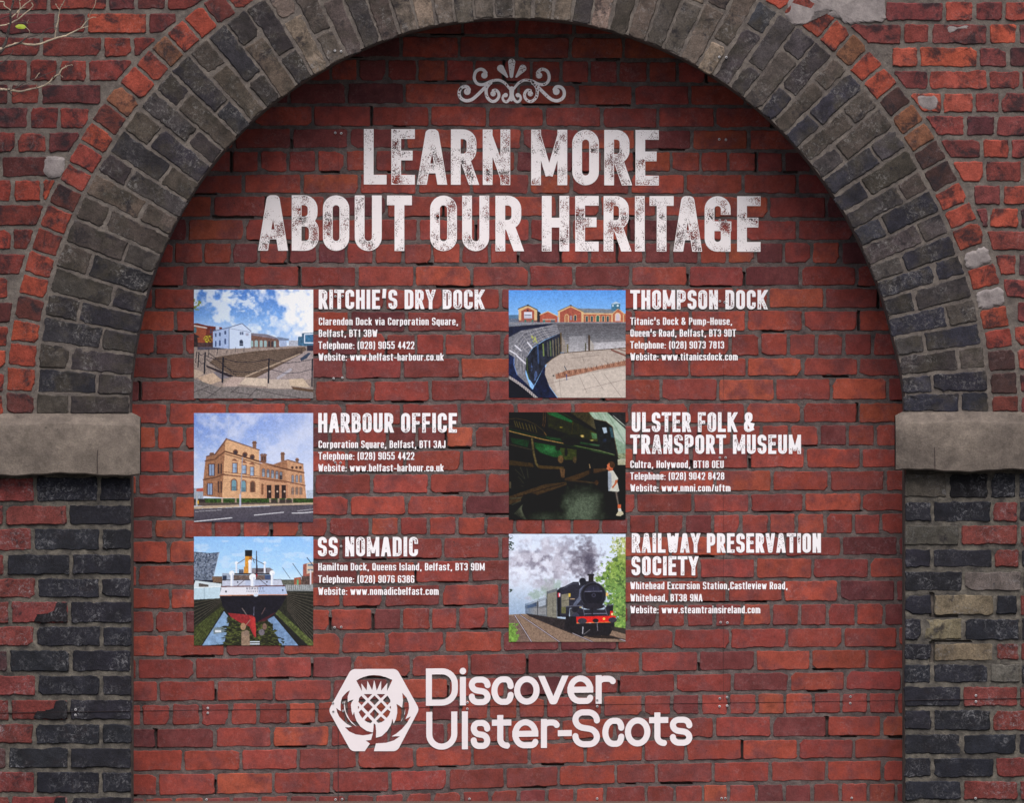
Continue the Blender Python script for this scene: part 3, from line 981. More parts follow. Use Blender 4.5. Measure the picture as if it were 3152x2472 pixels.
GL = {
 'A': ['s 0,0 .40,1 .60,1 1,0', 's .16,.25 .84,.25'], 'B': ['s 0,0 0,1', 'r 0,1 .93,1 .93,.53 0,.53', 'r 0,.53 1,.53 1,0 0,0'],
 'C': ['r 1,.67 1,1 0,1 0,0 1,0 1,.33'], 'D': ['s 0,0 0,1', 'r 0,1 1,1 1,0 0,0'], 'E': ['s 1,1 0,1 0,0 1,0', 's 0,.53 .84,.53'],
 'F': ['s 0,0 0,1 1,1', 's 0,.50 .84,.50'], 'G': ['r 1,.70 1,1 0,1 0,0 1,0 1,.45', 's 1.04,.45 .52,.45', 's 1,.45 1,0'], 'H': ['s 0,0 0,1', 's 1,0 1,1', 's 0,.52 1,.52'],
 'I': ['s .5,0 .5,1'], 'J': ['r 0,.3 0,0 1,0 1,1'], 'K': ['s 0,0 0,1', 's 1,1 .06,.40', 's .36,.58 1,0'], 'L': ['s 0,1 0,0 1,0'],
 'M': ['s 0,0 0,1', 's 1,0 1,1', 't 0.04,1 .5,.10', 't .96,1 .5,.10'], 'N': ['s 0,0 0,1', 's 1,0 1,1', 't .04,1 .96,0'], 'O': ['c 0,0 1,0 1,1 0,1'],
 'P': ['s 0,0 0,1', 'r 0,1 1,1 1,.43 0,.43'], 'Q': ['c 0,0 1,0 1,1 0,1', 's .5,.22 1.05,-.06'], 'R': ['s 0,0 0,1', 'r 0,1 .95,1 .95,.47 0,.47', 's .55,.46 1,0'],
 'S': ['r 1,.74 1,1 0,1 0,.56 1,.44 1,0 0,0 0,.26'], 'T': ['s -.1,1 1.1,1', 's .5,0 .5,1'], 'U': ['r 0,1 0,0 1,0 1,1'], 'V': ['s 0,1 .42,0 .58,0 1,1'],
 'W': ['s 0,1 .22,0 .28,0 .5,.85 .72,0 .78,0 1,1'], 'X': ['s 0,0 1,1', 's 0,1 1,0'], 'Y': ['s 0,1 .5,.42 1,1', 's .5,0 .5,.44'], 'Z': ['s 0,1 1,1 0,0 1,0'],
 '&': ['r .98,.44 .72,0 0,0 0,.42 .68,.66 .68,1 .1,1 .1,.70 1,0'], '\u2019': ['s .62,1 .35,.72'],
 '0': ['c 0,0 1,0 1,1 0,1'], '1': ['s .1,.80 .75,1', 's .75,0 .75,1'], '2': ['r 0,.70 0,1 1,1 1,.58 0,0', 's 0,0 1,0'], '3': ['r 0,.75 0,1 1,1 1,.53 .35,.53', 'r .35,.53 1,.53 1,0 0,0 0,.25'],
 '4': ['s .72,0 .72,1 0,.25 1.05,.25'], '5': ['s .95,1 .1,1 .06,.52', 'r .04,.52 .06,.62 1,.62 1,0 0,0 0,.24'], '6': ['r 1,.75 1,1 0,1 0,0 1,0 1,.56 0,.56'], '7': ['s 0,1 1,1 .36,0'],
 '8': ['c .05,.53 .95,.53 .95,1 .05,1', 'c 0,0 1,0 1,.53 0,.53'], '9': ['r 0,.25 0,0 1,0 1,1 0,1 0,.44 1,.44'],
 '.': ['d .5,0'], ',': ['d .5,0', 's .65,.0 .2,-.21'], ':': ['d .5,0', 'd .5,.52'], '-': ['s 0,.36 1,.36'], '(': ['r 1,1.08 .1,.85 .1,.05 1,-.2'], ')': ['r 0,1.08 .9,.85 .9,.05 0,-.2'], '/': ['s 0,-.04 1,1.04'],
 'a': ['r .04,.60 .06,.72 1,.72 1,0', 'r 1,.40 0,.40 0,0 .8,0 1,.14'], 'b': ['s 0,0 0,1', 'c 0,0 1,0 1,.72 0,.72'], 'c': ['r 1,.50 1,.72 0,.72 0,0 1,0 1,.22'],
 'd': ['s 1,0 1,1', 'c 0,0 1,0 1,.72 0,.72'], 'e': ['s 0,.36 1,.36', 'r 1,.36 1,.72 0,.72 0,0 .95,0 1,.10'], 'f': ['r .4,0 .4,1 1.05,1', 's 0,.72 1,.72'],
 'g': ['c 0,0 1,0 1,.72 0,.72', 'r 1,.72 1,-.25 0,-.25'], 'h': ['s 0,0 0,1', 'r 0,.72 1,.72 1,0'], 'i': ['s .5,0 .5,.72', 'd .5,1'], 'k': ['s 0,0 0,1', 's 1,.72 .08,.28', 's .38,.44 1,0'],
 'l': ['s .5,0 .5,1'], 'm': ['s 0,0 0,.72', 'r 0,.72 .5,.72 .5,0', 'r .5,.72 1,.72 1,0'], 'n': ['s 0,0 0,.72', 'r 0,.72 1,.72 1,0'], 'o': ['c 0,0 1,0 1,.72 0,.72'],
 'p': ['s 0,-.26 0,.72', 'c 0,0 1,0 1,.72 0,.72'], 'q': ['s 1,-.26 1,.72', 'c 0,0 1,0 1,.72 0,.72'], 'r': ['s 0,0 0,.72', 'r 0,.40 0,.70 .95,.70 1.05,.62'],
 's': ['r 1,.54 1,.72 0,.72 0,.40 1,.32 1,0 0,0 0,.18'], 't': ['r .4,.96 .4,0 1,0', 's 0,.72 1,.72'], 'u': ['r 0,.72 0,0 1,0', 's 1,0 1,.72'], 'v': ['s 0,.72 .45,0 .55,0 1,.72'],
 'w': ['s 0,.72 .23,0 .27,0 .5,.66 .73,0 .77,0 1,.72'], 'x': ['s 0,0 1,.72', 's 0,.72 1,0'], 'y': ['s 0,.72 .5,.02', 's 1,.72 .36,-.25'],
}
def wid(ch):
    if ch == ' ': return .20
    if ch in 'il.,:\u2019': return {'i': 0, 'l': 0, '.': 0, ',': .06, ':': 0, '\u2019': .06}[ch]
    if ch == 'I': return 0
    if ch in '()': return .08
    if ch == '1': return .14
    if ch in 'ftr': return .17
    if ch in '-/': return .18
    if ch in 'mw': return .46
    if ch in 'MW': return .46
    if ch in 'EFLJ': return .24
    if ch == '&': return .40
    if ch in 'AVYKX': return .32
    if ch.islower(): return .245
    return .28
def glyph(F, ch, x, base, w, H, t, rmax=None, ell=False):
    """strokes of one letter, its strokes' middle lines in a box w x (H - t)"""
    h = t / 2
    Hc = H - t
    for st in GL.get(ch, []):
        flag, rest = st[0], st[2:]
        pts = []
        for q in rest.split():
            u, v = q.split(',')
            pts.append((x + float(u) * w, base - h - float(v) * Hc))
        flat_ext = []
        if flag == 'd':
            F.seg((pts[0][0], pts[0][1]), (pts[0][0], pts[0][1] - 0.01), h * 1.08); continue
        if flag in 'st':
            hh = h * (0.74 if flag == 't' else 1)
            P2 = [np.array(p, float) for p in pts]
            # uprights and slants run to the full cap height
            def ext(p, q):
                d = p - q; L = np.hypot(*d)
                return p + d / L * h * (1.5 if abs(d[0]) > 1e-3 and abs(d[1]) > 1e-3 else 1) if L > 0 else p
            a0, a1 = P2[0], P2[-1]
            v0, v1 = float(rest.split()[0].split(',')[1]), float(rest.split()[-1].split(',')[1])
            if abs(P2[0][1] - P2[1][1]) > 1e-3 and v0 in (0, 1, .72): P2[0] = ext(a0, P2[1])
            elif abs(P2[0][1] - P2[1][1]) < 1e-3: P2[0] = ext(a0, P2[1])
            if abs(P2[-1][1] - P2[-2][1]) > 1e-3 and v1 in (0, 1, .72): P2[-1] = ext(a1, P2[-2])
            elif abs(P2[-1][1] - P2[-2][1]) < 1e-3: P2[-1] = ext(a1, P2[-2])
            vs_ = [float(q.split(',')[1]) for q in rest.split()]
            slant = any(abs(a[0] - b[0]) > 1e-3 and abs(a[1] - b[1]) > 1e-3 for a, b in zip(pts, pts[1:]))
            F.line(P2, hh, band=(base - t - max(vs_) * Hc, base) if slant and min(vs_) >= 0 and ch not in ',\u2019' else None)
            if len(P2) > 2 and ch in 'EFLZ75':
                for p in P2[1:-1]:      # square outer corner
                    F.seg(p + np.array([-h, 0]), p + np.array([h, 0]), h, None, True, True)
        else:
            r = (w / 2 if w > 0 else 1) if rmax is None else min(w / 2, rmax)
            closed = flag == 'c'
            if not closed:
                vv = [float(q.split(',')[1]) for q in rest.split()]
                for e, n2 in ((0, 1), (-1, -2)):
                    if abs(pts[e][0] - pts[n2][0]) < 1e-3 and vv[e] in (0, 1, .72):
                        pts[e] = (pts[e][0], pts[e][1] + math.copysign(h, pts[e][1] - pts[n2][1]))
            if ell:
                hh_ = max(p[1] for p in pts) - min(p[1] for p in pts)
                if ch in 'sS': hh_ /= 1.6
                sy_ = w / hh_ if ch in 'ocesSr' else 1.0
                pts = [(a, b * sy_) for a, b in pts]
                pl = [np.array((q[0], q[1] / sy_)) for q in rpoly(pts, w / 2, closed, 8)]
                F.line(pl, h, closed)
                continue
            F.line(rpoly(pts, max(r, 0.5), closed, 6), h, closed)
def set_line(F, text, xa, xb, base, H, t, space=None, gap=.10):
    ws = [wid(c) for c in text]
    n = len(text)
    # outer width of a letter = k*w*H + t ; letters parted by gap*H*k
    solid = sum(1 for c in text if c != ' ')
    fixed = solid * t
    flex = sum(w_ * H for w_ in ws) + (n - 1) * gap * H
    k = (xb - xa - fixed) / flex
    x = xa
    for c, w_ in zip(text, ws):
        if c == ' ':
            x += w_ * H * k + gap * H * k; continue
        glyph(F, c, x + t / 2, base, w_ * H * k, H, t)
        x += w_ * H * k + t + gap * H * k

def boxed_line(parent, mat, text, xa, xb, top, base, t, res, wear=None, skew=0.0, boxes=None, rmax=None, name='text_line', ys=1.0):
    H = (base - top) * ys
    F = Field(xa - 8, base - H * 1.3, xb + 8, base + H * 0.4, res)
    if boxes:
        for ch, a, b in boxes:
            glyph(F, ch, a + t / 2, base, max(0, b - a - t), H, t, rmax)
    else:
        set_line(F, text, xa, xb, base, H, t)
    if wear: F.wear(*wear)
    q = MB()
    contour(q, F.f, F.x0, F.y0, res, None, skew, ys, base)
    o = q.build(name, mat, parent)
    return o

def cx(l, v): return OFF[l] + v / 2.669
def cy(o, v): return o + v / 2.669

head = thing('headline', W(1574, 600, YL), 'largest worn white lettering, two lines of block capitals below the scroll ornament', 'lettering')
boxed_line(head, M_WHITE, '', 1110, 2040, 396, 567, 30, 0.9, (0.56, 1.3, 3, 38, 1.6), 0.0035,
           [('L', 1120, 1190), ('E', 1204.5, 1277), ('A', 1286, 1374), ('R', 1388, 1469), ('N', 1486, 1570.5), ('M', 1635, 1746), ('O', 1761.5, 1843.6), ('R', 1860, 1940), ('E', 1956, 2028)])
boxed_line(head, M_WHITE, '', 790, 2350, 600, 771, 30, 0.9, (0.56, 1.3, 9, 38, 1.6), 0.0022,
           [('A', 797, 884), ('B', 898, 981), ('O', 994, 1075), ('U', 1092, 1175), ('T', 1195, 1264), ('O', 1324, 1406.5), ('U', 1422.6, 1505.7), ('R', 1525, 1607),
            ('H', 1668, 1752), ('E', 1770.6, 1843), ('R', 1858, 1938), ('I', 1954, 1985), ('T', 2003, 2070), ('A', 2075, 2159), ('G', 2169, 2249), ('E', 2269, 2341)])

def title(label, lines):
    t = thing('heading', W(lines[0][1], lines[0][4], YL), label, 'lettering', 'worn white headings beside the pictures')
    for i, (txt, xa, xb, top, base) in enumerate(lines):
        boxed_line(t, M_WHITE2, txt, xa, xb, top, base, 11.0, 0.8, (0.0, 1.6, 40 + i + int(xa), 40, 2.0), 0, ys=1.1)
    return t
def address(label, lines):
    t = thing('address_text', W(lines[0][1], lines[0][4], YL), label, 'lettering', 'white address lines beside the pictures')
    for txt, xa, xb, top, base in lines:
        boxed_line(t, M_WHITE2, txt, xa, xb, top, base, 3.95, 0.6, ys=1.45)
    return t
title('worn white heading right of the picture of a white gabled house by a dock', [('RITCHIE\u2019S DRY DOCK', cx('B', 537), cx('B', 1895), cy(620, 724), cy(620, 884))])
title('worn white heading right of the picture of a curved stone dock with brick buildings', [('THOMPSON DOCK', cx('C', 1018), cx('D', 25), cy(620, 727), cy(620, 886))])
title('worn white heading right of the picture of a sandstone office building', [('HARBOUR OFFICE', cx('B', 533), cx('B', 1672), cy(1230, 111), cy(1230, 272))])
title('worn white two-line heading right of the picture of a boy beside a locomotive', [('ULSTER FOLK &', cx('C', 1027), cx('C', 2037), cy(1230, 105), cy(1230, 267)),
      ('TRANSPORT MUSEUM', cx('C', 1018), cx('D', 303), cy(1230, 289), cy(1230, 447))])
title('worn white heading right of the picture of a ship in a dry dock', [('SS NOMADIC', cx('B', 530), cx('B', 1352), cy(1230, 1130), cy(1230, 1290))])
title('worn white two-line heading right of the picture of a steam train on a track', [('RAILWAY PRESERVATION', cx('C', 1027), cx('D', 467), cy(1230, 1100), cy(1230, 1260)),
      ('SOCIETY', cx('C', 1025), cx('C', 1572), cy(1230, 1289), cy(1230, 1447))])
address('four white address lines right of the white gabled house picture', [
 ('Clarendon Dock via Corporation Square,', cx('B', 537), cx('B', 1682), cy(620, 954), cy(620, 1016)), ('Belfast, BT1 3BW', cx('B', 537), cx('B', 1018), cy(620, 1052), cy(620, 1113)),
 ('Telephone: (028) 9055 4422', cx('B', 535), cx('B', 1322), cy(620, 1150), cy(620, 1212)), ('Website: www.belfast-harbour.co.uk', cx('B', 535), cx('B', 1562), cy(620, 1247), cy(620, 1308))])
address('four white address lines right of the picture of a curved stone dock', [
 ('Titanic\u2019s Dock & Pump-House,', cx('C', 1015), cx('C', 1852), cy(620, 953), cy(620, 1014)), ('Queen\u2019s Road, Belfast, BT3 9DT', cx('C', 1015), cx('C', 1882), cy(620, 1050), cy(620, 1111)),
 ('Telephone: (028) 9073 7813', cx('C', 1015), cx('C', 1785), cy(620, 1148), cy(620, 1209)), ('Website: www.titanicsdock.com', cx('C', 1015), cx('C', 1897), cy(620, 1245), cy(620, 1306))])
address('three white address lines right of the picture of a sandstone office building', [
 ('Corporation Square, Belfast, BT1 3AJ', cx('B', 535), cx('B', 1578), cy(1230, 337), cy(1230, 399)), ('Telephone: (028) 9055 4422', cx('B', 535), cx('B', 1322), cy(1230, 433), cy(1230, 495)),
 ('Website: www.belfast-harbour.co.uk', cx('B', 533), cx('B', 1562), cy(1230, 531), cy(1230, 592))])
address('three white address lines right of the picture of a boy beside a locomotive', [
 ('Cultra, Holywood, BT18 0EU', cx('C', 1015), cx('C', 1782), cy(1230, 502), cy(1230, 563)), ('Telephone: (028) 9042 8428', cx('C', 1015), cx('C', 1787), cy(1230, 599), cy(1230, 660)),
 ('Website: www.nmni.com/uftm', cx('C', 1015), cx('C', 1838), cy(1230, 697), cy(1230, 757))])
address('three white address lines right of the picture of a ship in a dry dock', [
 ('Hamilton Dock, Queens Island, Belfast, BT3 9DM', cx('B', 533), cx('B', 1900), cy(1230, 1345), cy(1230, 1406)), ('Telephone: (028) 9076 6386', cx('B', 533), cx('B', 1322), cy(1230, 1446), cy(1230, 1508)),
 ('Website: www.nomadicbelfast.com', cx('B', 533), cx('B', 1522), cy(1230, 1545), cy(1230, 1607))])
address('three white address lines right of the picture of a steam train on a track', [
 ('Whitehead Excursion Station,Castleview Road,', cx('C', 1015), cx('D', 193), cy(1230, 1500), cy(1230, 1561)), ('Whitehead, BT38 9NA', cx('C', 1015), cx('C', 1607), cy(1230, 1600), cy(1230, 1661)),
 ('Website: www.steamtrainsireland.com', cx('C', 1015), cx('C', 2083), cy(1832, 91), cy(1832, 152))])

# ------------------------------------------------------------------ scroll ornament
def orn():
    S = 5.585
    F = Field(1400, 170, 1750, 325, 1.0)
    def tr(p, m):
        x, y = p
        if m: x = 2180 - x
        return (1380 + x / S, 160 + y / S)
    def curve(pts, h0, h1, m):
        ps = [np.array(tr(p, m)) for p in pts]
        # smooth with Catmull-Rom
        out = []
        for i in range(len(ps) - 1):
            p0, p1, p2, p3 = ps[max(0, i - 1)], ps[i], ps[i + 1], ps[min(len(ps) - 1, i + 2)]
            for k in range(5):
                t = k / 5
                out.append(0.5 * ((2 * p1) + (-p0 + p2) * t + (2 * p0 - 5 * p1 + 4 * p2 - p3) * t * t + (-p0 + 3 * p1 - 3 * p2 + p3) * t ** 3))
        out.append(ps[-1])
        n = len(out) - 1
        for i in range(n):
            F.seg(out[i], out[i + 1], (h0 + (h1 - h0) * i / n) / S, (h0 + (h1 - h0) * (i + 1) / n) / S)
    def blob(p, r, m):
        q = tr(p, m)
        F.seg(q, (q[0] + .1, q[1]), r / S)
    for m in (False, True):
        blob((620, 395), 54, m)
        curve([(645, 350), (600, 300), (540, 292), (480, 325), (450, 390), (450, 465), (490, 530), (560, 556), (640, 540), (720, 500), (800, 480), (880, 480), (960, 520), (1010, 570), (1050, 620)], 28, 22, m)
        blob((325, 675), 57, m)
        curve([(360, 640), (330, 598), (280, 588), (225, 612), (190, 670), (190, 740), (230, 800), (310, 832), (400, 812), (480, 752), (560, 675), (640, 595), (730, 525)], 28, 28, m)
        blob((770, 710), 46, m)
        curve([(770, 655), (820, 650), (862, 695), (868, 760), (830, 820), (770, 845), (710, 820), (665, 760), (650, 690), (655, 620), (690, 560)], 24, 28, m)
        blob((985, 735), 38, m)
        curve([(950, 740), (935, 790), (955, 835), (1000, 852), (1045, 815), (1075, 750), (1090, 650)], 20, 26, m)
        a, b = tr((900, 275), m), tr((1012, 420), m)
        F.seg(a, b, 62 / S, 17 / S)
    F.seg(tr((1090, 170), 0), tr((1085, 410), 0), 62 / S, 30 / S)
    F.seg(tr((1090, 630), 0), tr((1085, 820), 0), 46 / S, 22 / S)
    F.wear(0.2, 3.0, 77, 60, 1.6)
    q = MB()
    contour(q, F.f, F.x0, F.y0, F.res)
    loc = W(1574, 310, YL)
    o = q.build('scroll_ornament', M_WHITE, None, loc)
    tag(o, 'small worn white scrollwork ornament with five petals under the arch crown', 'ornament')
orn()

# ------------------------------------------------------------------ thistle emblem and its two words
def poly_mask(pts, X, Y):
    ins = np.zeros(X.shape, bool)
    n = len(pts)
    for i in range(n):
        x1, y1 = pts[i]; x2, y2 = pts[(i + 1) % n]
        if y1 == y2: continue
        c = (y1 > Y) != (y2 > Y)
        ins ^= c & (X < (x2 - x1) * (Y - y1) / (y2 - y1) + x1)
    return ins
def smooth_pts(pts, k=4):
    ps = [np.array(p, float) for p in pts]
    n = len(ps); out = []
    for i in range(n):
        p0, p1, p2, p3 = ps[i - 1], ps[i], ps[(i + 1) % n], ps[(i + 2) % n]
        for j in range(k):
            t = j / k
            out.append(0.5 * ((2 * p1) + (-p0 + p2) * t + (2 * p0 - 5 * p1 + 4 * p2 - p3) * t * t + (-p0 + 3 * p1 - 3 * p2 + p3) * t ** 3))
    return out
logo = thing('logo', W(1300, 2310, YL), 'white hexagonal thistle emblem with two-line rounded lettering low on the wall', 'logo')
def emblem():
    S = 5.89
    res = 0.5
    X, Y = np.meshgrid(1008 + np.arange(0, 290, res), 2054 + np.arange(0, 266, res))
    ZX, ZY = (X - 1000) * S, (Y - 2040) * S
    hexa = rpoly([(477, 122), (1306, 118), (1712, 850), (1313, 1612), (474, 1614), (66, 872)], 130, True, 8)
    m = poly_mask(hexa, ZX, ZY)
    cuts = [
     [(570, 332), (630, 295), (700, 265), (800, 238), (890, 230), (1000, 240), (1110, 270), (1225, 320), (1125, 525), (1133, 372), (1020, 515), (1020, 330), (940, 515), (895, 318), (858, 505), (772, 335), (758, 510), (660, 380), (674, 525)],
     [(705, 575), (860, 575), (780, 655)], [(940, 575), (1095, 575), (1015, 655)], [(900, 600), (985, 688), (900, 778), (812, 690)],
     [(780, 725), (868, 812), (785, 905), (695, 812)], [(1018, 722), (1105, 812), (1020, 905), (932, 812)], [(897, 850), (985, 940), (900, 1030), (812, 940)],
     [(658, 605), (745, 690), (665, 780), (608, 720), (622, 650)], [(1135, 600), (1185, 680), (1190, 715), (1135, 775), (1050, 688)],
     [(598, 785), (625, 815), (598, 850)], [(1198, 785), (1170, 815), (1198, 850)], [(660, 855), (745, 940), (680, 1015), (640, 960), (612, 905)],
     [(1135, 850), (1190, 890), (1160, 960), (1120, 1010), (1045, 940)], [(775, 980), (862, 1070), (830, 1105), (770, 1085), (715, 1050)], [(1015, 980), (1090, 1045), (1030, 1085), (970, 1100), (930, 1065)],
     [(455, 505), (400, 540), (350, 590), (310, 640), (290, 720), (283, 800), (290, 885), (245, 860), (205, 825), (225, 910), (260, 985), (320, 1050), (400, 1120), (490, 1165), (430, 1182), (360, 1175), (440, 1255), (560, 1308), (690, 1325), (800, 1310), (872, 1288),
      (872, 1275), (760, 1245), (650, 1170), (575, 1065), (545, 980), (530, 895), (505, 965), (482, 880), (472, 770), (490, 715), (522, 673), (465, 690), (415, 722), (413, 620)],
     [(885, 1105), (918, 1130), (930, 1250), (925, 1370), (925, 1470), (885, 1625), (715, 1625), (820, 1470), (868, 1300), (880, 1200)],
     [(740, 1420), (840, 1408), (870, 1370), (870, 1500), (815, 1472)],
     [(920, 1370), (1030, 1340), (1130, 1245), (1190, 1150), (1210, 1090), (1222, 1015), (1245, 1115), (1288, 1030), (1312, 920), (1312, 830), (1298, 753), (1350, 785), (1400, 825), (1418, 700), (1403, 553), (1480, 640), (1520, 740), (1526, 830), (1505, 930), (1460, 1032), (1560, 978),
      (1490, 1100), (1400, 1205), (1300, 1290), (1205, 1345), (1365, 1340), (1250, 1418), (1110, 1460), (920, 1472)],
    ]
    for c in cuts: m &= ~poly_mask(c, ZX, ZY)
    for v in ([(372, 680), (358, 760), (380, 900), (450, 1040), (590, 1180), (480, 1100), (400, 990), (350, 850), (345, 745)], [(1462, 815), (1452, 930), (1390, 1060), (1290, 1165), (1120, 1305), (1250, 1200), (1365, 1090), (1435, 965)]):
        m |= poly_mask(v, ZX, ZY)
    f = box_blur(m.astype(float), 2) - 0.5
    f = f[::1, ::1]
    q = MB()
    contour(q, f, 1008, 2054, res)
    q.build('emblem', M_WHITE3, logo)
emblem()
TH_L = 18.6
def word(boxes, top, base, slope):
    xa, xb = boxes[0][1], boxes[-1][2]
    H = base - top
    F = Field(xa - 8, top - 30, xb + 12, base + 30, 0.75)
    for ch, a, b in boxes:
        glyph(F, ch, a + TH_L / 2, base, max(0, b - a - TH_L), H, TH_L, None, True)
    q = MB()
    contour(q, F.f, F.x0, F.y0, 0.75, None, slope)
    return q.build('lettering', M_WHITE3, logo)
word([('D', 1311, 1409.5), ('i', 1413, 1436.5), ('s', 1443, 1510), ('c', 1512.5, 1581), ('o', 1582.5, 1661), ('v', 1661, 1745.5), ('e', 1746.6, 1826), ('r', 1833.5, 1893.5)], 2059, 2174, -0.0118)
word([('U', 1312, 1407.6), ('l', 1420.7, 1441.3), ('s', 1449, 1509), ('t', 1514, 1574), ('e', 1577, 1657), ('r', 1665, 1721), ('-', 1717, 1760), ('S', 1762, 1846.6), ('c', 1854, 1921.6), ('o', 1923.5, 2002), ('t', 1998, 2057), ('s', 2062, 2131)], 2193, 2310, -0.0165)

# ------------------------------------------------------------------ the six printed pictures
M_PIC, n_, b_ = newmat('picture_print')
a_ = n_.nodes.new('ShaderNodeAttribute'); a_.attribute_name = 'tone'
v_ = n_.nodes.new('ShaderNodeTexCoord').outputs['Object']
c_ = scalec(n_, a_.outputs['Color'], ramp(n_, noise(n_, v_, 420, 2, 0.6), 0.3, 0.7, 0.93, 1.07))
n_.links.new(c_, b_.inputs['Base Color'])
b_.inputs['Roughness'].default_value = 0.55
b_.inputs['Specular IOR Level'].default_value = 0.2
LP = 1.08

class Pic:
    """a picture painted in code on a grid; coordinates as in the enlarged photo (5.024 per photo pixel)"""
    def __init__(s, x0, y0, x1, y1, seed):
        s.x0, s.y0, s.x1, s.y1 = x0, y0, x1, y1
        s.k = 0.36
        s.w, s.h = int((x1 - x0) * s.k), int((y1 - y0) * s.k)
        s.img = np.zeros((s.h, s.w, 3))
        s.seed = seed
        s.grain, s.contrast, s.dark = 1.0, 1.10, 5
        s.X, s.Y = np.meshgrid(x0 + (np.arange(s.w) + .5) / s.k, y0 + (np.arange(s.h) + .5) / s.k)
    def fb(s, cx_, cy_, oct=4):
        s.seed += 7
        g = fbm(s.h, s.w, cx_ * s.k, s.seed, oct)
        if cy_ != cx_:      # stretched noise
            f = cy_ / cx_
            hh = int(s.h / f) + 2
            g0 = fbm(hh, s.w, cx_ * s.k, s.seed, oct)
            yi = np.clip(np.arange(s.h) / f, 0, hh - 1.001)
            i0 = yi.astype(int); fr = (yi - i0)[:, None]
            g = g0[i0] * (1 - fr) + g0[np.minimum(i0 + 1, hh - 1)] * fr
        return (g - g.mean()) / (g.std() + 1e-9)
    def put(s, m, col, alpha=1.0, tex=0.0, cell=25, cy_=None):
        col = np.array(col, float)
        c = np.broadcast_to(col, s.img.shape) if col.ndim == 1 else col
        if tex > 0:
            c = c * (1 + 0.38 * tex * s.fb(cell, cy_ or cell))[..., None]
        a = (np.asarray(m, float) * alpha)[..., None]
        s.img = s.img * (1 - a) + c * a
    def full(s): return np.ones((s.h, s.w))
    def grad(s, stops):
        ys = [q[0] for q in stops]
        return np.stack([np.interp(s.Y, ys, [q[1][i] for q in stops]) for i in range(3)], -1)
    def poly(s, pts, col, alpha=1.0, tex=0.0, cell=25, cy_=None):
        s.put(poly_mask(pts, s.X, s.Y), col, alpha, tex, cell, cy_)
    def line(s, pts, wd, col, alpha=1.0):
        m = np.zeros((s.h, s.w), bool)
        for a, b in zip(pts, pts[1:]):
            dx, dy = b[0] - a[0], b[1] - a[1]
            L2 = dx * dx + dy * dy + 1e-9
            t = np.clip(((s.X - a[0]) * dx + (s.Y - a[1]) * dy) / L2, 0, 1)
            m |= np.hypot(s.X - a[0] - t * dx, s.Y - a[1] - t * dy) < wd / 2
        s.put(m, col, alpha)
    def ell(s, x, y, rx, ry, col, alpha=1.0, soft=0.0, tex=0.0, cell=25):
        r = np.hypot((s.X - x) / rx, (s.Y - y) / ry)
        m = (r < 1) if soft == 0 else np.clip((1 - r) / soft, 0, 1)
        s.put(m, col, alpha, tex, cell)
    def blotch(s, region, thr, cell, col, alpha=1.0, soft=0.5, cy_=None):
        n = s.fb(cell, cy_ or cell)
        s.put(region * np.clip((n - thr) / soft, 0, 1), col, alpha)
    def rect(s, x0, y0, x1, y1, col, alpha=1.0, tex=0.0, cell=25):
        s.put((s.X >= x0) & (s.X < x1) & (s.Y >= y0) & (s.Y < y1), col, alpha, tex, cell)
    def arc_win(s, x, y0, y1, hw, col, frame=None):
        if frame is not None:
            s.rect(x - hw * 1.5, y0, x + hw * 1.5, y1, frame); s.ell(x, y0, hw * 1.5, hw * 1.6, frame)
        s.rect(x - hw, y0, x + hw, y1, col); s.ell(x, y0, hw, hw * 1.1, col)
    def build(s, name, label, ox, oy):
        g1, g2 = s.fb(26, 26, 3), s.fb(11, 11, 2)
        lum = s.img.mean(-1)
        amt = np.clip((235 - lum) / 120, 0.12, 1) * s.grain
        img = s.img * (1 + amt * (0.03 * g1 + 0.045 * g2))[..., None]
        img = np.clip((img - 128) * s.contrast + 128 - s.dark, 6, 250)
        img = box_blur_rgb(img)
        img = np.clip(img * (1 + 0.02 * nrng.normal(size=img.shape[:2]))[..., None], 0, 255)
        # one vertex per two cells
        iy = np.linspace(0, s.h - 1, s.h // 2).astype(int); ix = np.linspace(0, s.w - 1, s.w // 2).astype(int)
        sm = img[np.ix_(iy, ix)]
        lin = np.clip(s2l(sm) / LP, 0.001, 0.82)
        ny, nx = len(iy), len(ix)
        px = ox + (s.x0 + (s.x1 - s.x0) * np.linspace(0, 1, nx)) / 5.024
        py = oy + (s.y0 + (s.y1 - s.y0) * np.linspace(0, 1, ny)) / 5.024
        y = REC - 0.0022
        k = K0 * (D + y) / D
        XX, YY = np.meshgrid((px - 1576) * k, ZC - (py - 1236) * k)
        loc = np.array([(XX[0, 0] + XX[0, -1]) / 2, y, YY[-1, 0]])
        V = np.stack([XX.ravel(), np.full(nx * ny, y), YY.ravel()], 1) - loc
        idx = np.arange(nx * ny).reshape(ny, nx)
        Fq = np.stack([idx[:-1, :-1], idx[1:, :-1], idx[1:, 1:], idx[:-1, 1:]], -1).reshape(-1, 4)
        # a thin sheet: turned edges 2.5 mm deep
        rim = np.concatenate([idx[0, :-1], idx[:-1, -1], idx[-1, :0:-1], idx[:0:-1, 0]])
        nb = len(V)
        Vb = V[rim] + np.array([0, 0.0015, 0])
        V = np.concatenate([V, Vb])
        col = np.concatenate([lin.reshape(-1, 3), lin.reshape(-1, 3)[rim]])
        m = len(rim)
        Fr = [(int(rim[i]), int(rim[(i + 1) % m]), nb + (i + 1) % m, nb + i) for i in range(m)]
        me = bpy.data.meshes.new(name)
        me.from_pydata(V.tolist(), [], Fq.tolist() + Fr)
        at = me.color_attributes.new('tone', 'FLOAT_COLOR', 'POINT')
        at.data.foreach_set('color', np.concatenate([col, np.ones((len(col), 1))], 1).astype(np.float32).ravel())
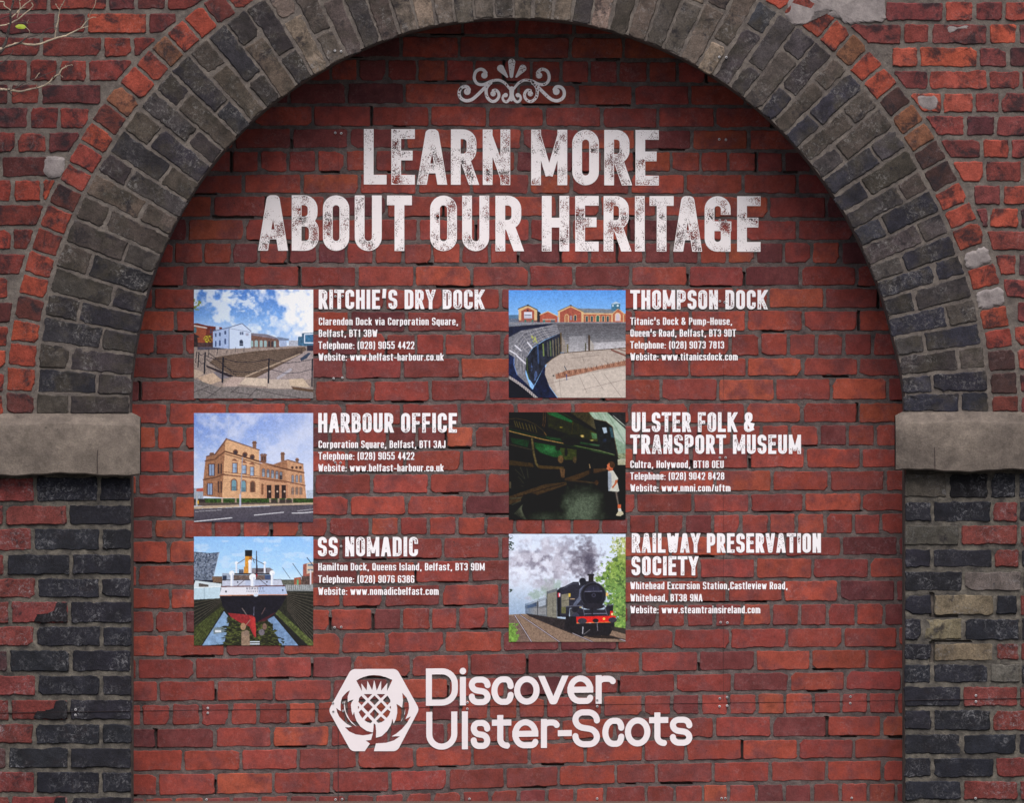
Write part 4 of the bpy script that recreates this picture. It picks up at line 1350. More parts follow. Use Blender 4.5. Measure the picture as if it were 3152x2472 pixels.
        me.materials.append(M_PIC)
        o = bpy.data.objects.new(name, me)
        C.objects.link(o)
        o.location = loc
        tag(o, label, 'picture', 'printed pictures on the infill')
        return o
def soften(p, n):
    for _ in range(n):
        p.img = box_blur_rgb(p.img)
def box_blur_rgb(a):
    p = np.pad(a, ((1, 1), (1, 1), (0, 0)), mode='edge')
    return (p[:-2, 1:-1] + p[2:, 1:-1] + p[1:-1, :-2] + p[1:-1, 2:] + 4 * p[1:-1, 1:-1]) / 8

# --- white gabled house by a dry dock
p = Pic(5, 15, 1850, 1700, 100)
p.put(p.full(), p.grad([(0, (84, 128, 200)), (500, (128, 170, 226)), (900, (190, 208, 236))]))
R_ = np.clip((p.X - 1180 - 0.25 * (p.Y - 300) + 160 * p.fb(150, 150)) / 380, 0, 1) ** 0.8
p.put(R_, (232, 234, 246))
p.blotch(((p.X > 850) & (p.X < 1500)).astype(float), 0.0, 60, (224, 230, 246), 0.7, 2.2)
wisp = np.clip((p.fb(120, 120) * 0.7 + 1.1 - np.abs(p.X * 0.55 + 40 - p.Y) / 260 * 1.0 - np.clip((p.X - 500) / 300, 0, 2)), 0, 1)
p.put(wisp, (222, 230, 246), 0.85)
wisp2 = np.clip(p.fb(60, 30) * 0.6 + 1.0 - np.abs(p.Y - (120 + (p.X - 560) * 0.35)) / 110, 0, 1) * (p.X > 450) * (p.X < 950)
p.put(wisp2, (226, 233, 247), 0.8)
p.put(np.clip((p.Y - 420) / 250, 0, 1) * (p.X < 1000), (206, 220, 243), 0.45)
soften(p, 7)
p.poly([(0, 540), (60, 535), (200, 570), (440, 600), (440, 640), (300, 900), (0, 900)], (112, 58, 50), 1, 0.12, 20)
p.poly([(0, 580), (200, 608), (170, 900), (0, 900)], (148, 84, 64), 1, 0.08, 16)
p.line([(0, 572), (200, 608)], 22, (196, 186, 184))
for wx in (265, 320):
    for wy in (625, 665, 720): p.rect(wx - 14, wy, wx + 14, wy + 26, (70, 78, 104))
p.ell(25, 640, 22, 50, (90, 120, 130))
p.blotch(((np.hypot((p.X - 225) / 75, (p.Y - 780) / 55)) < 1).astype(float), -0.6, 20, (178, 172, 60), 1, 0.5)
p.blotch(((np.hypot((p.X - 40) / 90, (p.Y - 250) / 95)) < 1).astype(float), 0.1, 26, (126, 138, 70), 1, 0.4)
p.rect(0, 835, 310, 905, (70, 60, 66), 0.8, 0.2, 18)
p.poly([(0, 690), (100, 745), (60, 760), (70, 930), (0, 930)], (58, 48, 50), 1, 0.2, 18)
p.poly([(0, 905), (1850, 880), (1850, 1700), (0, 1700)], (150, 136, 130), 1, 0.12, 16)
p.poly([(60, 905), (420, 905), (500, 935), (60, 950)], (86, 84, 98), 1, 0.1, 20)
p.poly([(340, 575), (395, 580), (400, 640), (340, 650)], (186, 200, 226))
p.poly([(300, 665), (550, 605), (550, 930), (300, 905)], (164, 182, 218), 1, 0.03, 20)
p.poly([(550, 605), (748, 540), (888, 665), (888, 915), (550, 930)], (196, 210, 236), 1, 0.02, 20)
p.line([(300, 660), (550, 600), (748, 540), (888, 660)], 12, (98, 108, 138))
p.line([(550, 615), (888, 675)], 7, (120, 132, 164))
p.line([(548, 610), (548, 928)], 9, (84, 96, 130))
for wx, wy in ((342, 690), (405, 680), (488, 655)): p.rect(wx - 13, wy, wx + 13, wy + 55, (74, 90, 126)); p.arc_win(wx, wy + 130, wy + 205, 13, (72, 90, 128))
p.rect(712, 670, 768, 715, (92, 104, 132)); p.rect(736, 670, 742, 715, (200, 210, 232))
p.arc_win(735, 820, 885, 27, (58, 68, 88)); p.rect(705, 850, 765, 856, (180, 190, 215))
p.rect(803, 688, 850, 730, (150, 150, 170), 0.7)
p.poly([(888, 685), (1130, 705), (1320, 770), (1320, 790), (888, 720)], (126, 122, 136), 1, 0.06, 14)
p.poly([(888, 720), (1320, 785), (1320, 905), (888, 918)], (116, 88, 80), 1, 0.14, 12)
for wx, hw in ((900, 20), (967, 27), (1042, 24), (1107, 22), (1165, 16), (1215, 15), (1255, 16)): p.arc_win(wx, 825, 900, hw, (150, 172, 176) if wx not in (1165, 1215) else (66, 60, 66))
p.poly([(1320, 790), (1430, 790), (1440, 890), (1330, 900)], (158, 172, 202), 1, 0.06, 14)
p.poly([(1290, 745), (1470, 775), (1470, 800), (1310, 800)], (116, 128, 152))
p.rect(1470, 800, 1610, 880, (168, 172, 186), 1, 0.12, 16)
p.poly([(1610, 745), (1670, 740), (1670, 690), (1850, 680), (1850, 900), (1610, 880)], (70, 104, 132), 1, 0.15, 24)
p.poly([(1705, 700), (1850, 690), (1850, 850), (1705, 845)], (206, 216, 232)); p.poly([(1720, 715), (1850, 708), (1850, 832), (1720, 828)], (64, 108, 142), 1, 0.15, 30)
p.rect(1750, 880, 1850, 965, (56, 52, 66))
p.poly([(340, 1060), (900, 970), (1720, 900), (1740, 950), (1640, 1000), (960, 1375), (640, 1360), (240, 1150)], (104, 88, 78), 1, 0.16, 14)
for i in range(11):
    t = i / 10
    p.line([(300 + 50 * t, 1080 + 260 * t), (760 + 60 * t, 1010 + 300 * t), (1680, 925 + 70 * t)], 5 + 4 * t, (66, 54, 52), 0.75)
    p.line([(300 + 50 * t, 1092 + 260 * t), (760 + 60 * t, 1024 + 300 * t), (1690, 930 + 70 * t)], 5 + 3 * t, (150, 134, 120), 0.5)
p.line([(800, 1360), (1640, 1010)], 22, (166, 148, 132)); p.line([(960, 1370), (1680, 1000)], 12, (84, 68, 62))
p.poly([(980, 1380), (1640, 1020), (1760, 960), (1850, 980), (1850, 1400), (1100, 1400)], (154, 142, 142), 1, 0.12, 12)
p.poly([(1640, 1080), (1770, 990), (1810, 995), (1740, 1080), (1660, 1120)], (62, 72, 92)); p.line([(1300, 1380), (1500, 1250)], 40, (178, 182, 200), 0.5)
p.poly([(190, 1180), (620, 1350), (560, 1370), (200, 1210)], (50, 42, 50))
p.poly([(300, 1290), (430, 1400), (560, 1370), (350, 1280)], (116, 112, 124), 0.8)
p.poly([(0, 1240), (170, 1300), (60, 1370), (0, 1380)], (178, 160, 146), 1, 0.08, 18)
p.poly([(60, 1370), (300, 1300), (440, 1420), (210, 1495)], (186, 164, 146), 1, 0.10, 22); p.poly([(440, 1480), (600, 1370), (790, 1370), (680, 1500), (580, 1550)], (176, 158, 152), 1, 0.08, 18)
p.poly([(700, 1480), (800, 1375), (1140, 1390), (1130, 1510)], (196, 180, 166), 1, 0.08, 18); p.poly([(1140, 1540), (1140, 1400), (1470, 1400), (1510, 1540)], (180, 166, 156), 1, 0.08, 18)
p.poly([(1490, 1500), (1470, 1400), (1690, 1390), (1800, 1530)], (190, 172, 154), 1, 0.08, 18)
p.poly([(0, 1390), (150, 1440), (380, 1520), (690, 1510), (1240, 1550), (1850, 1550), (1850, 1700), (0, 1700)], (122, 116, 116), 1, 0.14, 16)
for q in ([(0, 1600), (230, 1510)], [(200, 1700), (440, 1520)], [(120, 1560), (330, 1640)], [(580, 1600), (700, 1520)], [(830, 1700), (980, 1540)], [(980, 1560), (1280, 1630), (1700, 1700)], [(580, 1590), (900, 1640)]): p.line(q, 10, (66, 60, 64), 0.8)
p.poly([(1510, 1510), (1850, 1560), (1850, 1600), (1540, 1560)], (92, 72, 58), 0.9)
for x, y0, y1, wd in ((40, 980, 1140, 12), (75, 985, 1210, 16), (172, 990, 1310, 22), (450, 1070, 1445, 24), (1155, 1085, 1455, 22), (1825, 1090, 1510, 20), (232, 930, 1060, 8), (365, 930, 1030, 8), (510, 950, 1000, 7), (640, 910, 980, 7), (775, 900, 970, 6)): p.line([(x + 8, y0), (x - 6 if x < 500 else x, y1)], wd, (30, 32, 46))
for q in ([(75, 990), (110, 1030), (172, 1000)], [(80, 1110), (120, 1160), (165, 1150)], [(180, 1030), (320, 1095), (450, 1075)], [(460, 1075), (640, 1130), (900, 1140), (1155, 1090)], [(455, 1190), (620, 1280), (830, 1290), (1155, 1250)], [(1160, 1090), (1420, 1150), (1640, 1130), (1820, 1095)], [(1160, 1240), (1420, 1310), (1640, 1295), (1820, 1245)], [(235, 990), (440, 1160), (660, 1350)], [(200, 1090), (420, 1260)]): p.line(q, 8, (36, 36, 50), 0.9)
p.build('printed_picture', 'printed picture of a white gabled house beside a stepped dry dock under bright clouds', 596, 888)

# --- sandstone office building
p = Pic(5, 8, 1848, 1695, 300)
p.put(p.full(), p.grad([(0, (112, 140, 206)), (700, (164, 184, 226)), (1300, (206, 218, 236))]))
p.blotch(p.full(), -0.3, 300, (196, 204, 228), 0.8, 2.2); p.blotch(p.full(), 0.0, 110, (210, 214, 230), 0.5, 2.5, 60); p.put(np.clip((p.X - 700) / 1100, 0, 1), (200, 206, 226), 0.6)
p.rect(0, 1170, 150, 1330, (150, 160, 176), 1, 0.1, 20); p.poly([(45, 1180), (150, 1165), (150, 1220), (45, 1220)], (168, 84, 74))
p.rect(1740, 1200, 1850, 1340, (172, 184, 202), 1, 0.1, 14)
soften(p, 6)
SA, SB, SC = (204, 164, 130), (152, 112, 88), (106, 74, 60)
p.poly([(145, 1290), (150, 1040), (180, 760), (200, 670), (330, 640), (510, 400), (490, 1320)], SB, 1, 0.10, 16)
p.poly([(490, 420), (510, 400), (720, 480), (1010, 580), (1030, 1330), (440, 1320), (480, 620)], SA, 1, 0.07, 14)
p.poly([(1020, 780), (1400, 830), (1450, 730), (1690, 790), (1740, 1340), (1020, 1330)], (188, 146, 116), 1, 0.08, 14)
p.poly([(1020, 790), (1390, 860), (1440, 1110), (1020, 1060)], (170, 128, 100), 1, 0.06, 12)
p.poly([(1230, 800), (1440, 725), (1450, 880), (1390, 880)], SB, 1, 0.1, 14)
for q, wd, c in (([(500, 405), (720, 480), (1015, 580)], 16, (112, 86, 80)), ([(480, 600), (760, 680), (1030, 760), (1390, 870), (1700, 930)], 24, SC), ([(490, 640), (760, 720), (1030, 800)], 12, (84, 54, 46)), ([(440, 960), (740, 990), (1020, 1020), (1440, 1070), (1720, 1130)], 18, (116, 80, 66)),
   ([(455, 915), (735, 950), (1020, 990)], 9, (120, 84, 70)), ([(150, 1040), (350, 1000), (470, 950)], 20, SC), ([(180, 750), (330, 720), (480, 600)], 20, SC), ([(200, 680), (330, 650), (510, 405)], 22, (110, 80, 72)), ([(1020, 1050), (1440, 1110)], 14, (196, 152, 124)), ([(1450, 730), (1690, 800)], 16, (120, 90, 78)), ([(1040, 770), (1240, 810)], 14, SB)): p.line(q, wd, c)
for i in range(9): p.line([(470, 1040 + i * 32), (1020, 1060 + i * 29)], 3, (138, 98, 80), 0.6)
for i in range(8): p.line([(500, 680 + i * 33), (1020, 810 + i * 26)], 3, (150, 110, 90), 0.5)
def swin(x, y0, y1, hw, c=(150, 170, 196)):
    p.rect(x - hw * 1.4, y0 - 10, x + hw * 1.4, y1 + 12, (132, 94, 76)); p.rect(x - hw, y0, x + hw, y1, c); p.rect(x - hw, (y0 + y1) / 2, x + hw, (y0 + y1) / 2 + 7, (96, 84, 84)); p.rect(x + hw * .3, y0, x + hw, y1, (96, 112, 136), 0.5)
for x, y0, y1, hw in ((635, 785, 930, 32), (778, 815, 945, 30), (903, 840, 975, 28)): swin(x, y0, y1, hw); p.poly([(x - 55, y0 - 45), (x, y0 - 80), (x + 55, y0 - 25)], (136, 96, 78))
for x, y0, y1, hw in ((622, 1080, 1210, 36), (768, 1090, 1225, 33), (910, 1100, 1230, 30)):
    p.arc_win(x, y0, y1, hw, (112, 146, 160) if x < 900 else (96, 74, 64), (134, 96, 78)); p.rect(x - hw, (y0 + y1) / 2, x + hw, y1, (90, 116, 128) if x < 900 else (96, 70, 60), .7)
for x, y in ((645, 610), (790, 650), (905, 685)): p.ell(x, y, 40, 42, (112, 78, 64)); p.ell(x, y + 8, 26, 30, (72, 62, 66))
for x, y0, y1, hw in ((278, 800, 975, 38), (252, 1100, 1270, 34)): p.rect(x - hw - 14, y0 - 12, x + hw + 14, y1 + 8, (94, 64, 58)); p.rect(x - hw, y0, x + hw, y1, (134, 152, 182)); p.rect(x - 4, y0, x + 4, y1, (80, 72, 80))
for x in (425, 385): p.rect(x - 12, 790, x + 12, 950, (76, 58, 58)); p.rect(x - 13, 1060, x + 13, 1240, (84, 62, 58))
for i, x in enumerate((1078, 1150, 1218, 1285, 1347)): p.arc_win(x, 890 + i * 12, 990 + i * 12, 19, (112, 116, 128), (122, 86, 70)); p.rect(x - 16, 925 + i * 12, x + 16, 990 + i * 12, (144, 154, 168) if i < 4 else (70, 62, 64))
for x in (1165, 1285, 1395): p.rect(x - 36, 1120, x + 36, 1330, (56, 42, 42)); p.ell(x + 8, 1220, 15, 15, (190, 170, 154))
for x in (1110, 1225, 1340, 1440): p.rect(x - 15, 1110, x + 15, 1330, (176, 130, 104))
p.arc_win(1062, 1120, 1270, 18, (120, 84, 66))
for x in (1528, 1592, 1652): p.arc_win(x, 985, 1080, 15, (128, 134, 146), (132, 94, 76)); p.arc_win(x, 1175, 1270, 17, (128, 112, 104), (140, 102, 84)); p.ell(x - 5, 850, 20, 24, (84, 62, 56))
for x, y0, y1, hw in ((938, 440, 560, 30), (1375, 610, 750, 28), (1597, 700, 770, 22), (283, 615, 665, 30)): p.rect(x - hw, y0, x + hw, y1, (134, 102, 86), 1, .06, 14); p.rect(x - hw - 8, y0 + 22, x + hw + 8, y0 + 40, (102, 76, 66))
p.rect(1035, 650, 1125, 770, (120, 86, 72)); p.rect(1055, 680, 1072, 740, (70, 60, 60)); p.rect(1090, 680, 1106, 740, (70, 60, 60)); p.ell(1080, 655, 55, 22, (126, 96, 86))
for x, y0, y1 in ((545, 70, 400), (990, 270, 560), (1075, 560, 650)): p.line([(x, y0), (x - 12 if x == 545 else x, y1)], 6, (176, 186, 210))
g_ = (p.Y > 1325) & (p.Y < 1400) & (p.X > 160)
p.put(g_, (62, 86, 44), 1, 0.3, 16); p.blotch(g_.astype(float), 0.3, 14, (32, 40, 28), 0.8, 0.6); p.rect(0, 1330, 180, 1440, (60, 52, 52), 1, 0.3, 18)
for x in (440, 650, 1180, 1310, 1425, 1520): p.rect(x - 14, 1325, x + 14, 1395, (156, 138, 124))
for x in (1240, 1370, 1470): p.rect(x - 45, 1345, x + 45, 1395, (70, 60, 60), 0.9)
p.rect(0, 1390, 1850, 1440, (88, 78, 74), 1, 0.15, 12)
p.poly([(0, 1455), (200, 1440), (1850, 1390), (1850, 1420), (1000, 1445), (0, 1490)], (178, 160, 140))
p.poly([(0, 1490), (1850, 1420), (1850, 1700), (0, 1700)], (86, 82, 92), 1, 0.10, 12)
p.put((p.Y > 1500) * 1.0, (64, 62, 76), np.clip((p.Y - 1500) / 400, 0, .6))
for q, wd in (([(0, 1685), (590, 1625)], 14), ([(940, 1585), (1390, 1540)], 12), ([(1520, 1555), (1690, 1550), (1850, 1535)], 14), ([(1600, 1520), (1850, 1490)], 5), ([(20, 1530), (430, 1505)], 5)): p.line(q, wd, (202, 202, 210))
p.line([(752, 690), (740, 960), (718, 1440)], 14, (150, 152, 168)); p.rect(706, 1260, 732, 1450, (176, 180, 196)); p.rect(38, 1250, 64, 1450, (170, 174, 180)); p.ell(70, 1385, 14, 30, (200, 160, 60))
p.build('printed_picture', 'printed picture of a large sandstone office building with green hedge on a wet street', 596, 1270)

# --- ship in a dry dock
p = Pic(5, 12, 1850, 1697, 500)
p.put(p.full(), p.grad([(0, (142, 186, 236)), (500, (168, 204, 240)), (760, (206, 224, 236))])); p.blotch((p.Y < 500) * 1.0, 0.2, 160, (190, 212, 242), 0.6, 1.0, 70)
p.put((p.Y > 680) * 1.0, (46, 46, 40), 1, 0.3, 16)
p.poly([(0, 250), (250, 270), (398, 258), (290, 700), (0, 700)], (118, 128, 146), 1, 0.25, 18, 14); p.blotch(poly_mask([(0, 250), (250, 270), (398, 258), (290, 700), (0, 700)], p.X, p.Y) * 1.0, 0.4, 20, (56, 66, 86), .8, .6); p.line([(398, 258), (300, 690)], 10, (178, 200, 226)); p.line([(0, 250), (250, 272), (398, 258)], 8, (64, 74, 96))
p.rect(285, 625, 445, 720, (112, 92, 78), 1, 0.15, 14); p.rect(0, 685, 300, 720, (40, 42, 56))
p.poly([(30, 690), (430, 740), (430, 800), (0, 800), (0, 770)], (200, 212, 220)); p.poly([(80, 730), (230, 755), (230, 790), (80, 790)], (92, 86, 84), 1, 0.2, 14)
p.poly([(0, 805), (420, 785), (405, 965), (0, 985)], (182, 204, 218), 1, 0.03, 30); p.line([(0, 803), (420, 785)], 12, (222, 230, 236)); p.rect(160, 800, 172, 975, (150, 172, 188))
p.rect(1360, 690, 1850, 780, (98, 100, 92), 1, 0.2, 16); p.poly([(1690, 440), (1850, 400), (1850, 740), (1680, 740)], (148, 92, 82), 1, 0.1, 18); p.poly([(1745, 425), (1850, 400), (1850, 560), (1745, 590)], (196, 180, 164)); p.rect(1760, 440, 1840, 465, (96, 120, 140)); p.rect(1760, 515, 1840, 540, (96, 120, 140))
p.poly([(1550, 650), (1660, 635), (1660, 755), (1550, 755)], (150, 92, 72), 1, .1, 14); p.rect(1590, 675, 1618, 755, (96, 156, 120)); p.rect(1665, 620, 1790, 760, (92, 76, 72), 1, 0.25, 14)
p.line([(1750, 340), (1850, 470)], 14, (70, 80, 104)); p.line([(1530, 430), (1670, 630)], 10, (80, 92, 114)); p.line([(1370, 490), (1490, 660)], 8, (96, 110, 132)); p.rect(1795, 530, 1815, 760, (206, 204, 212))
p.rect(1390, 755, 1850, 855, (128, 132, 134), 1, 0.2, 14)
for i in range(16): p.rect(1400 + i * 30, 760, 1410 + i * 30, 835, (172, 178, 184))
for i in range(12):
    y = 1000 + i * 62
    p.line([(0, y + 40), (430, 960 + i * 12)], 9, (104, 98, 86) if i < 6 else (80, 80, 58), .6); p.line([(0, y + 62), (430, 972 + i * 12)], 14, (30, 28, 28), .9)
for i in range(14):
    p.line([(1440, 880 + i * 20), (1850, 900 + i * 60)], 8, (116, 108, 98), .6); p.line([(1440, 890 + i * 20), (1850, 925 + i * 60)], 10, (38, 34, 32), .9)
p.put(poly_mask([(0, 1420), (430, 1090), (470, 1130), (150, 1697), (0, 1697)], p.X, p.Y), (86, 96, 50), 0.6, 0.4, 22); p.put(poly_mask([(1300, 1130), (1850, 1640), (1850, 1697), (1640, 1697), (1230, 1190)], p.X, p.Y), (104, 116, 66), 0.7, 0.4, 22)
p.poly([(110, 1697), (460, 1150), (560, 1190), (1130, 1260), (1260, 1200), (1770, 1697)], (40, 40, 40))
p.poly([(130, 1697), (470, 1165), (560, 1280), (470, 1670)], (138, 168, 204), .9, 0.1, 40); p.poly([(1140, 1290), (1240, 1240), (1620, 1697), (1350, 1697)], (124, 152, 190), .9, 0.1, 40)
p.poly([(300, 1420), (470, 1400), (520, 1480), (310, 1520)], (112, 124, 128), .9); p.rect(330, 1455, 425, 1490, (206, 214, 222))
wj_ = 40 * p.fb(60, 24, 2)
wt = poly_mask([(520, 1240), (1150, 1270), (1380, 1697), (470, 1697)], p.X + wj_, p.Y); p.put(wt, (46, 48, 34), 1, .35, 30, 12); p.blotch(wt * 1.0, .5, 40, (120, 130, 70), .6, .6, 14)
p.poly([(740, 1470), (860, 1470), (870, 1697), (735, 1697)], (140, 120, 104), 1, 0.1, 20); 
for y in (1625, 1662): p.rect(870, y, 1020, y + 18, (196, 206, 220))
p.poly([(405, 930), (1445, 915), (1360, 1070), (1270, 1190), (1110, 1300), (960, 1340), (760, 1300), (560, 1230), (450, 1080)], (34, 32, 42), 1, 0.15, 30)
p.poly([(530, 1190), (900, 1225), (950, 1260), (965, 1560), (940, 1570), (860, 1400), (700, 1330), (570, 1250)], (140, 50, 54), 1, 0.12, 30); p.poly([(860, 1240), (945, 1255), (965, 1440), (950, 1560), (900, 1440)], (172, 60, 60)); p.poly([(980, 1330), (1280, 1170), (1100, 1320)], (88, 40, 48), .8)
p.ell(765, 1400, 42, 56, (160, 130, 104)); p.ell(815, 1500, 42, 46, (130, 112, 100)); p.ell(1095, 1400, 34, 50, (120, 96, 88)); p.ell(1050, 1490, 46, 50, (110, 104, 112)); p.line([(760, 1440), (870, 1300)], 12, (150, 120, 110)); p.line([(750, 1120), (815, 1215)], 14, (120, 108, 108)); p.line([(1105, 1110), (1050, 1210)], 10, (104, 84, 86)); p.line([(932, 1100), (928, 1230)], 12, (96, 96, 112))
p.poly([(405, 915), (430, 790), (1410, 780), (1445, 905)], p.grad([(780, (212, 214, 224)), (920, (214, 214, 224))])); p.put(poly_mask([(1000, 785), (1410, 780), (1445, 905), (1000, 915)], p.X, p.Y), (160, 178, 212), .8)
p.line([(405, 922), (920, 912), (1445, 908)], 12, (196, 140, 112)); p.line([(405, 935), (1445, 922)], 8, (44, 40, 52)); p.line([(430, 782), (1400, 772)], 20, (96, 52, 52)); p.ell(960, 915, 36, 24, (196, 206, 222))
p.ell(500, 860, 13, 17, (40, 42, 56)); p.ell(1375, 840, 11, 14, (60, 66, 90))
p.poly([(440, 690), (1350, 675), (1380, 765), (440, 775)], (186, 192, 210), 1, .03, 30); p.rect(800, 680, 1220, 765, (172, 182, 206)); p.line([(440, 688), (1350, 675)], 8, (80, 78, 92))
p.rect(620, 605, 1200, 680, (110, 96, 92), 1, 0.2, 22); p.rect(1100, 605, 1200, 670, (72, 86, 120)); p.rect(440, 580, 620, 680, (150, 162, 182), 1, .08, 20); p.rect(450, 615, 510, 675, (52, 62, 84))
p.rect(610, 580, 1215, 602, (54, 50, 58)); p.poly([(890, 500), (1180, 495), (1230, 530), (1230, 575), (760, 575), (900, 520)], (128, 124, 132)); p.rect(980, 505, 1130, 560, (92, 84, 90)); p.rect(700, 520, 770, 575, (76, 84, 104)); p.line([(565, 500), (760, 510)], 5, (160, 172, 190)); p.line([(565, 540), (760, 545)], 5, (160, 172, 190))
p.poly([(792, 220), (905, 220), (902, 330), (795, 330)], (36, 38, 44)); p.poly([(795, 318), (902, 318), (890, 575), (770, 575), (790, 490)], (202, 146, 62)); p.poly([(855, 318), (902, 318), (895, 480), (860, 500)], (166, 112, 52)); p.rect(775, 480, 840, 575, (196, 140, 66))
def cowl(x, y, r, y1, hw): p.rect(x - hw, y, x + hw, y1, (222, 226, 236)); p.ell(x, y, r, r * 1.05, (226, 230, 240)); p.rect(x + hw * .3, y, x + hw, y1, (176, 188, 212), .7)
cowl(662, 420, 24, 575, 15); cowl(1097, 420, 24, 575, 15); cowl(872, 400, 30, 575, 24); cowl(590, 580, 40, 775, 22); cowl(1212, 575, 40, 765, 20); cowl(912, 640, 54, 778, 32)
p.line([(970, 240), (975, 480), (970, 660)], 14, (44, 50, 70)); p.poly([(965, 300), (990, 500), (985, 580), (960, 660), (962, 500)], (64, 48, 60)); p.poly([(960, 580), (990, 600), (965, 660)], (150, 40, 56))
for q in ([(680, 430), (790, 360)], [(905, 350), (1090, 440)], [(680, 770), (800, 670)], [(990, 650), (1140, 770)], [(940, 420), (910, 345)]): p.line(q, 9, (74, 62, 70))
p.ell(680, 715, 12, 12, (44, 44, 60)); p.ell(1130, 712, 12, 12, (44, 44, 60))
for i, ch in enumerate('NOMADIC'):      # the name on the stern
    x0 = 815 + i * 41
    st = {'N': [[(0, 30), (0, 0), (18, 30), (18, 0)]], 'O': [[(0, 4), (9, 0), (18, 4), (18, 26), (9, 30), (0, 26), (0, 4)]], 'M': [[(0, 30), (2, 0), (10, 22), (18, 0), (20, 30)]], 'A': [[(0, 30), (10, 0), (20, 30)], [(4, 20), (16, 20)]], 'D': [[(0, 0), (0, 30), (12, 28), (18, 15), (12, 2), (0, 0)]], 'I': [[(9, 0), (9, 30)]], 'C': [[(18, 4), (9, 0), (0, 6), (0, 24), (9, 30), (18, 26)]]}[ch]
    for q in st: p.line([(x0 + a, 798 + b) for a, b in q], 6, (86, 88, 108))
for i in range(9): p.rect(812 + i * 33, 848, 830 + i * 33, 864, (112, 112, 130), .8)
p.build('printed_picture', 'printed picture of a black and white ship with orange funnel in a dock', 596, 1650)

# --- curved stone dock with pump house
p = Pic(10, 25, 1817, 1690, 700)
p.put(p.full(), p.grad([(0, (92, 150, 222)), (520, (142, 186, 234))]), 1, 0.015, 12)
p.poly([(0, 410), (170, 405), (170, 520), (0, 520)], (86, 116, 146)); p.rect(0, 460, 180, 580, (104, 112, 130), 1, 0.2, 16)
RB, TR = (158, 88, 72), (206, 176, 136)
p.poly([(160, 320), (305, 262), (455, 335), (450, 540), (170, 540)], TR); p.poly([(205, 345), (305, 295), (405, 345), (405, 540), (205, 540)], RB, 1, .05, 10); p.line([(155, 315), (305, 255), (455, 330)], 14, (84, 84, 78)); p.rect(290, 245, 318, 275, (70, 70, 76)); p.rect(245, 362, 370, 462, (206, 206, 220)); p.rect(255, 400, 360, 422, (120, 124, 140), .8); p.rect(250, 440, 365, 458, (170, 174, 188)); p.ell(303, 337, 16, 14, (62, 56, 64))
p.rect(165, 490, 450, 545, (136, 96, 92), 1, .1, 14); p.rect(255, 480, 282, 535, (70, 118, 110)); p.rect(362, 480, 392, 540, (70, 118, 110)); p.poly([(450, 340), (505, 375), (490, 530), (450, 530)], (50, 48, 56))
p.poly([(490, 410), (615, 355), (765, 435), (765, 530), (490, 530)], (166, 92, 76), 1, .05, 10); p.line([(490, 405), (615, 352), (770, 430)], 12, (206, 186, 150)); p.rect(535, 485, 575, 530, (72, 122, 116)); p.rect(660, 480, 722, 530, (86, 92, 100)); p.rect(530, 472, 730, 482, (190, 180, 170))
p.poly([(1075, 305), (1590, 318), (1640, 350), (1620, 385), (1160, 375)], (122, 128, 136), 1, .05, 12)
p.poly([(770, 355), (965, 265), (1165, 365), (1165, 530), (775, 530)], TR); p.poly([(800, 365), (965, 285), (1130, 365), (1130, 530), (800, 530)], (160, 90, 76), 1, .05, 10); p.line([(768, 350), (965, 260), (1165, 360)], 12, (120, 110, 90)); p.rect(952, 250, 980, 275, (76, 74, 76))
p.arc_win(905, 430, 525, 22, (172, 118, 90), TR); p.rect(952, 420, 985, 485, (146, 134, 146)); p.arc_win(1035, 430, 498, 17, (56, 74, 88), TR)
p.poly([(1165, 375), (1817, 385), (1817, 525), (1165, 525)], (172, 104, 82), 1, .05, 10); p.line([(1165, 385), (1600, 392)], 16, (212, 188, 148)); p.line([(1165, 440), (1600, 445)], 8, (128, 100, 90))
for x in (1215, 1292, 1383, 1467, 1537): p.arc_win(x, 440, 510, 15 if x != 1383 else 22, (58, 84, 92) if x != 1383 else (56, 104, 92), (206, 180, 142))
p.poly([(1615, 390), (1695, 310), (1790, 395), (1790, 525), (1615, 525)], (176, 106, 84)); p.line([(1600, 400), (1695, 308), (1800, 400)], 14, (200, 170, 130)); p.arc_win(1690, 420, 500, 30, (196, 184, 196), (214, 190, 156)); p.rect(1590, 390, 1612, 525, (206, 176, 136)); p.rect(1770, 400, 1786, 525, (206, 176, 136))
p.poly([(1590, 235), (1730, 235), (1725, 330), (1690, 310), (1650, 345), (1590, 340)], (72, 116, 142)); p.poly([(1585, 240), (1660, 200), (1735, 235)], (176, 196, 214)); p.ell(1690, 265, 17, 17, (196, 214, 224)); p.ell(1616, 265, 14, 16, (180, 200, 214))
p.rect(0, 520, 1817, 560, (132, 134, 144), 1, .12, 14); p.poly([(0, 580), (250, 560), (750, 530), (1817, 535), (1817, 700), (0, 700)], (112, 112, 118))
p.poly([(740, 545), (1817, 535), (1817, 915), (950, 990), (800, 960)], p.grad([(540, (96, 94, 100)), (740, (112, 112, 118)), (960, (176, 172, 176))]), 1, .12, 22, 10)
for i in range(15): p.line([(760, 565 + i * 27), (1817, 560 + i * 24)], 4, (66, 66, 74), .6)
p.put(poly_mask([(940, 740), (1200, 730), (1190, 970), (950, 980)], p.X, p.Y), (160, 160, 166), .6, .12, 20); p.put(poly_mask([(1300, 840), (1817, 810), (1817, 910), (1320, 950)], p.X, p.Y), (192, 190, 196), .7, .12, 24)
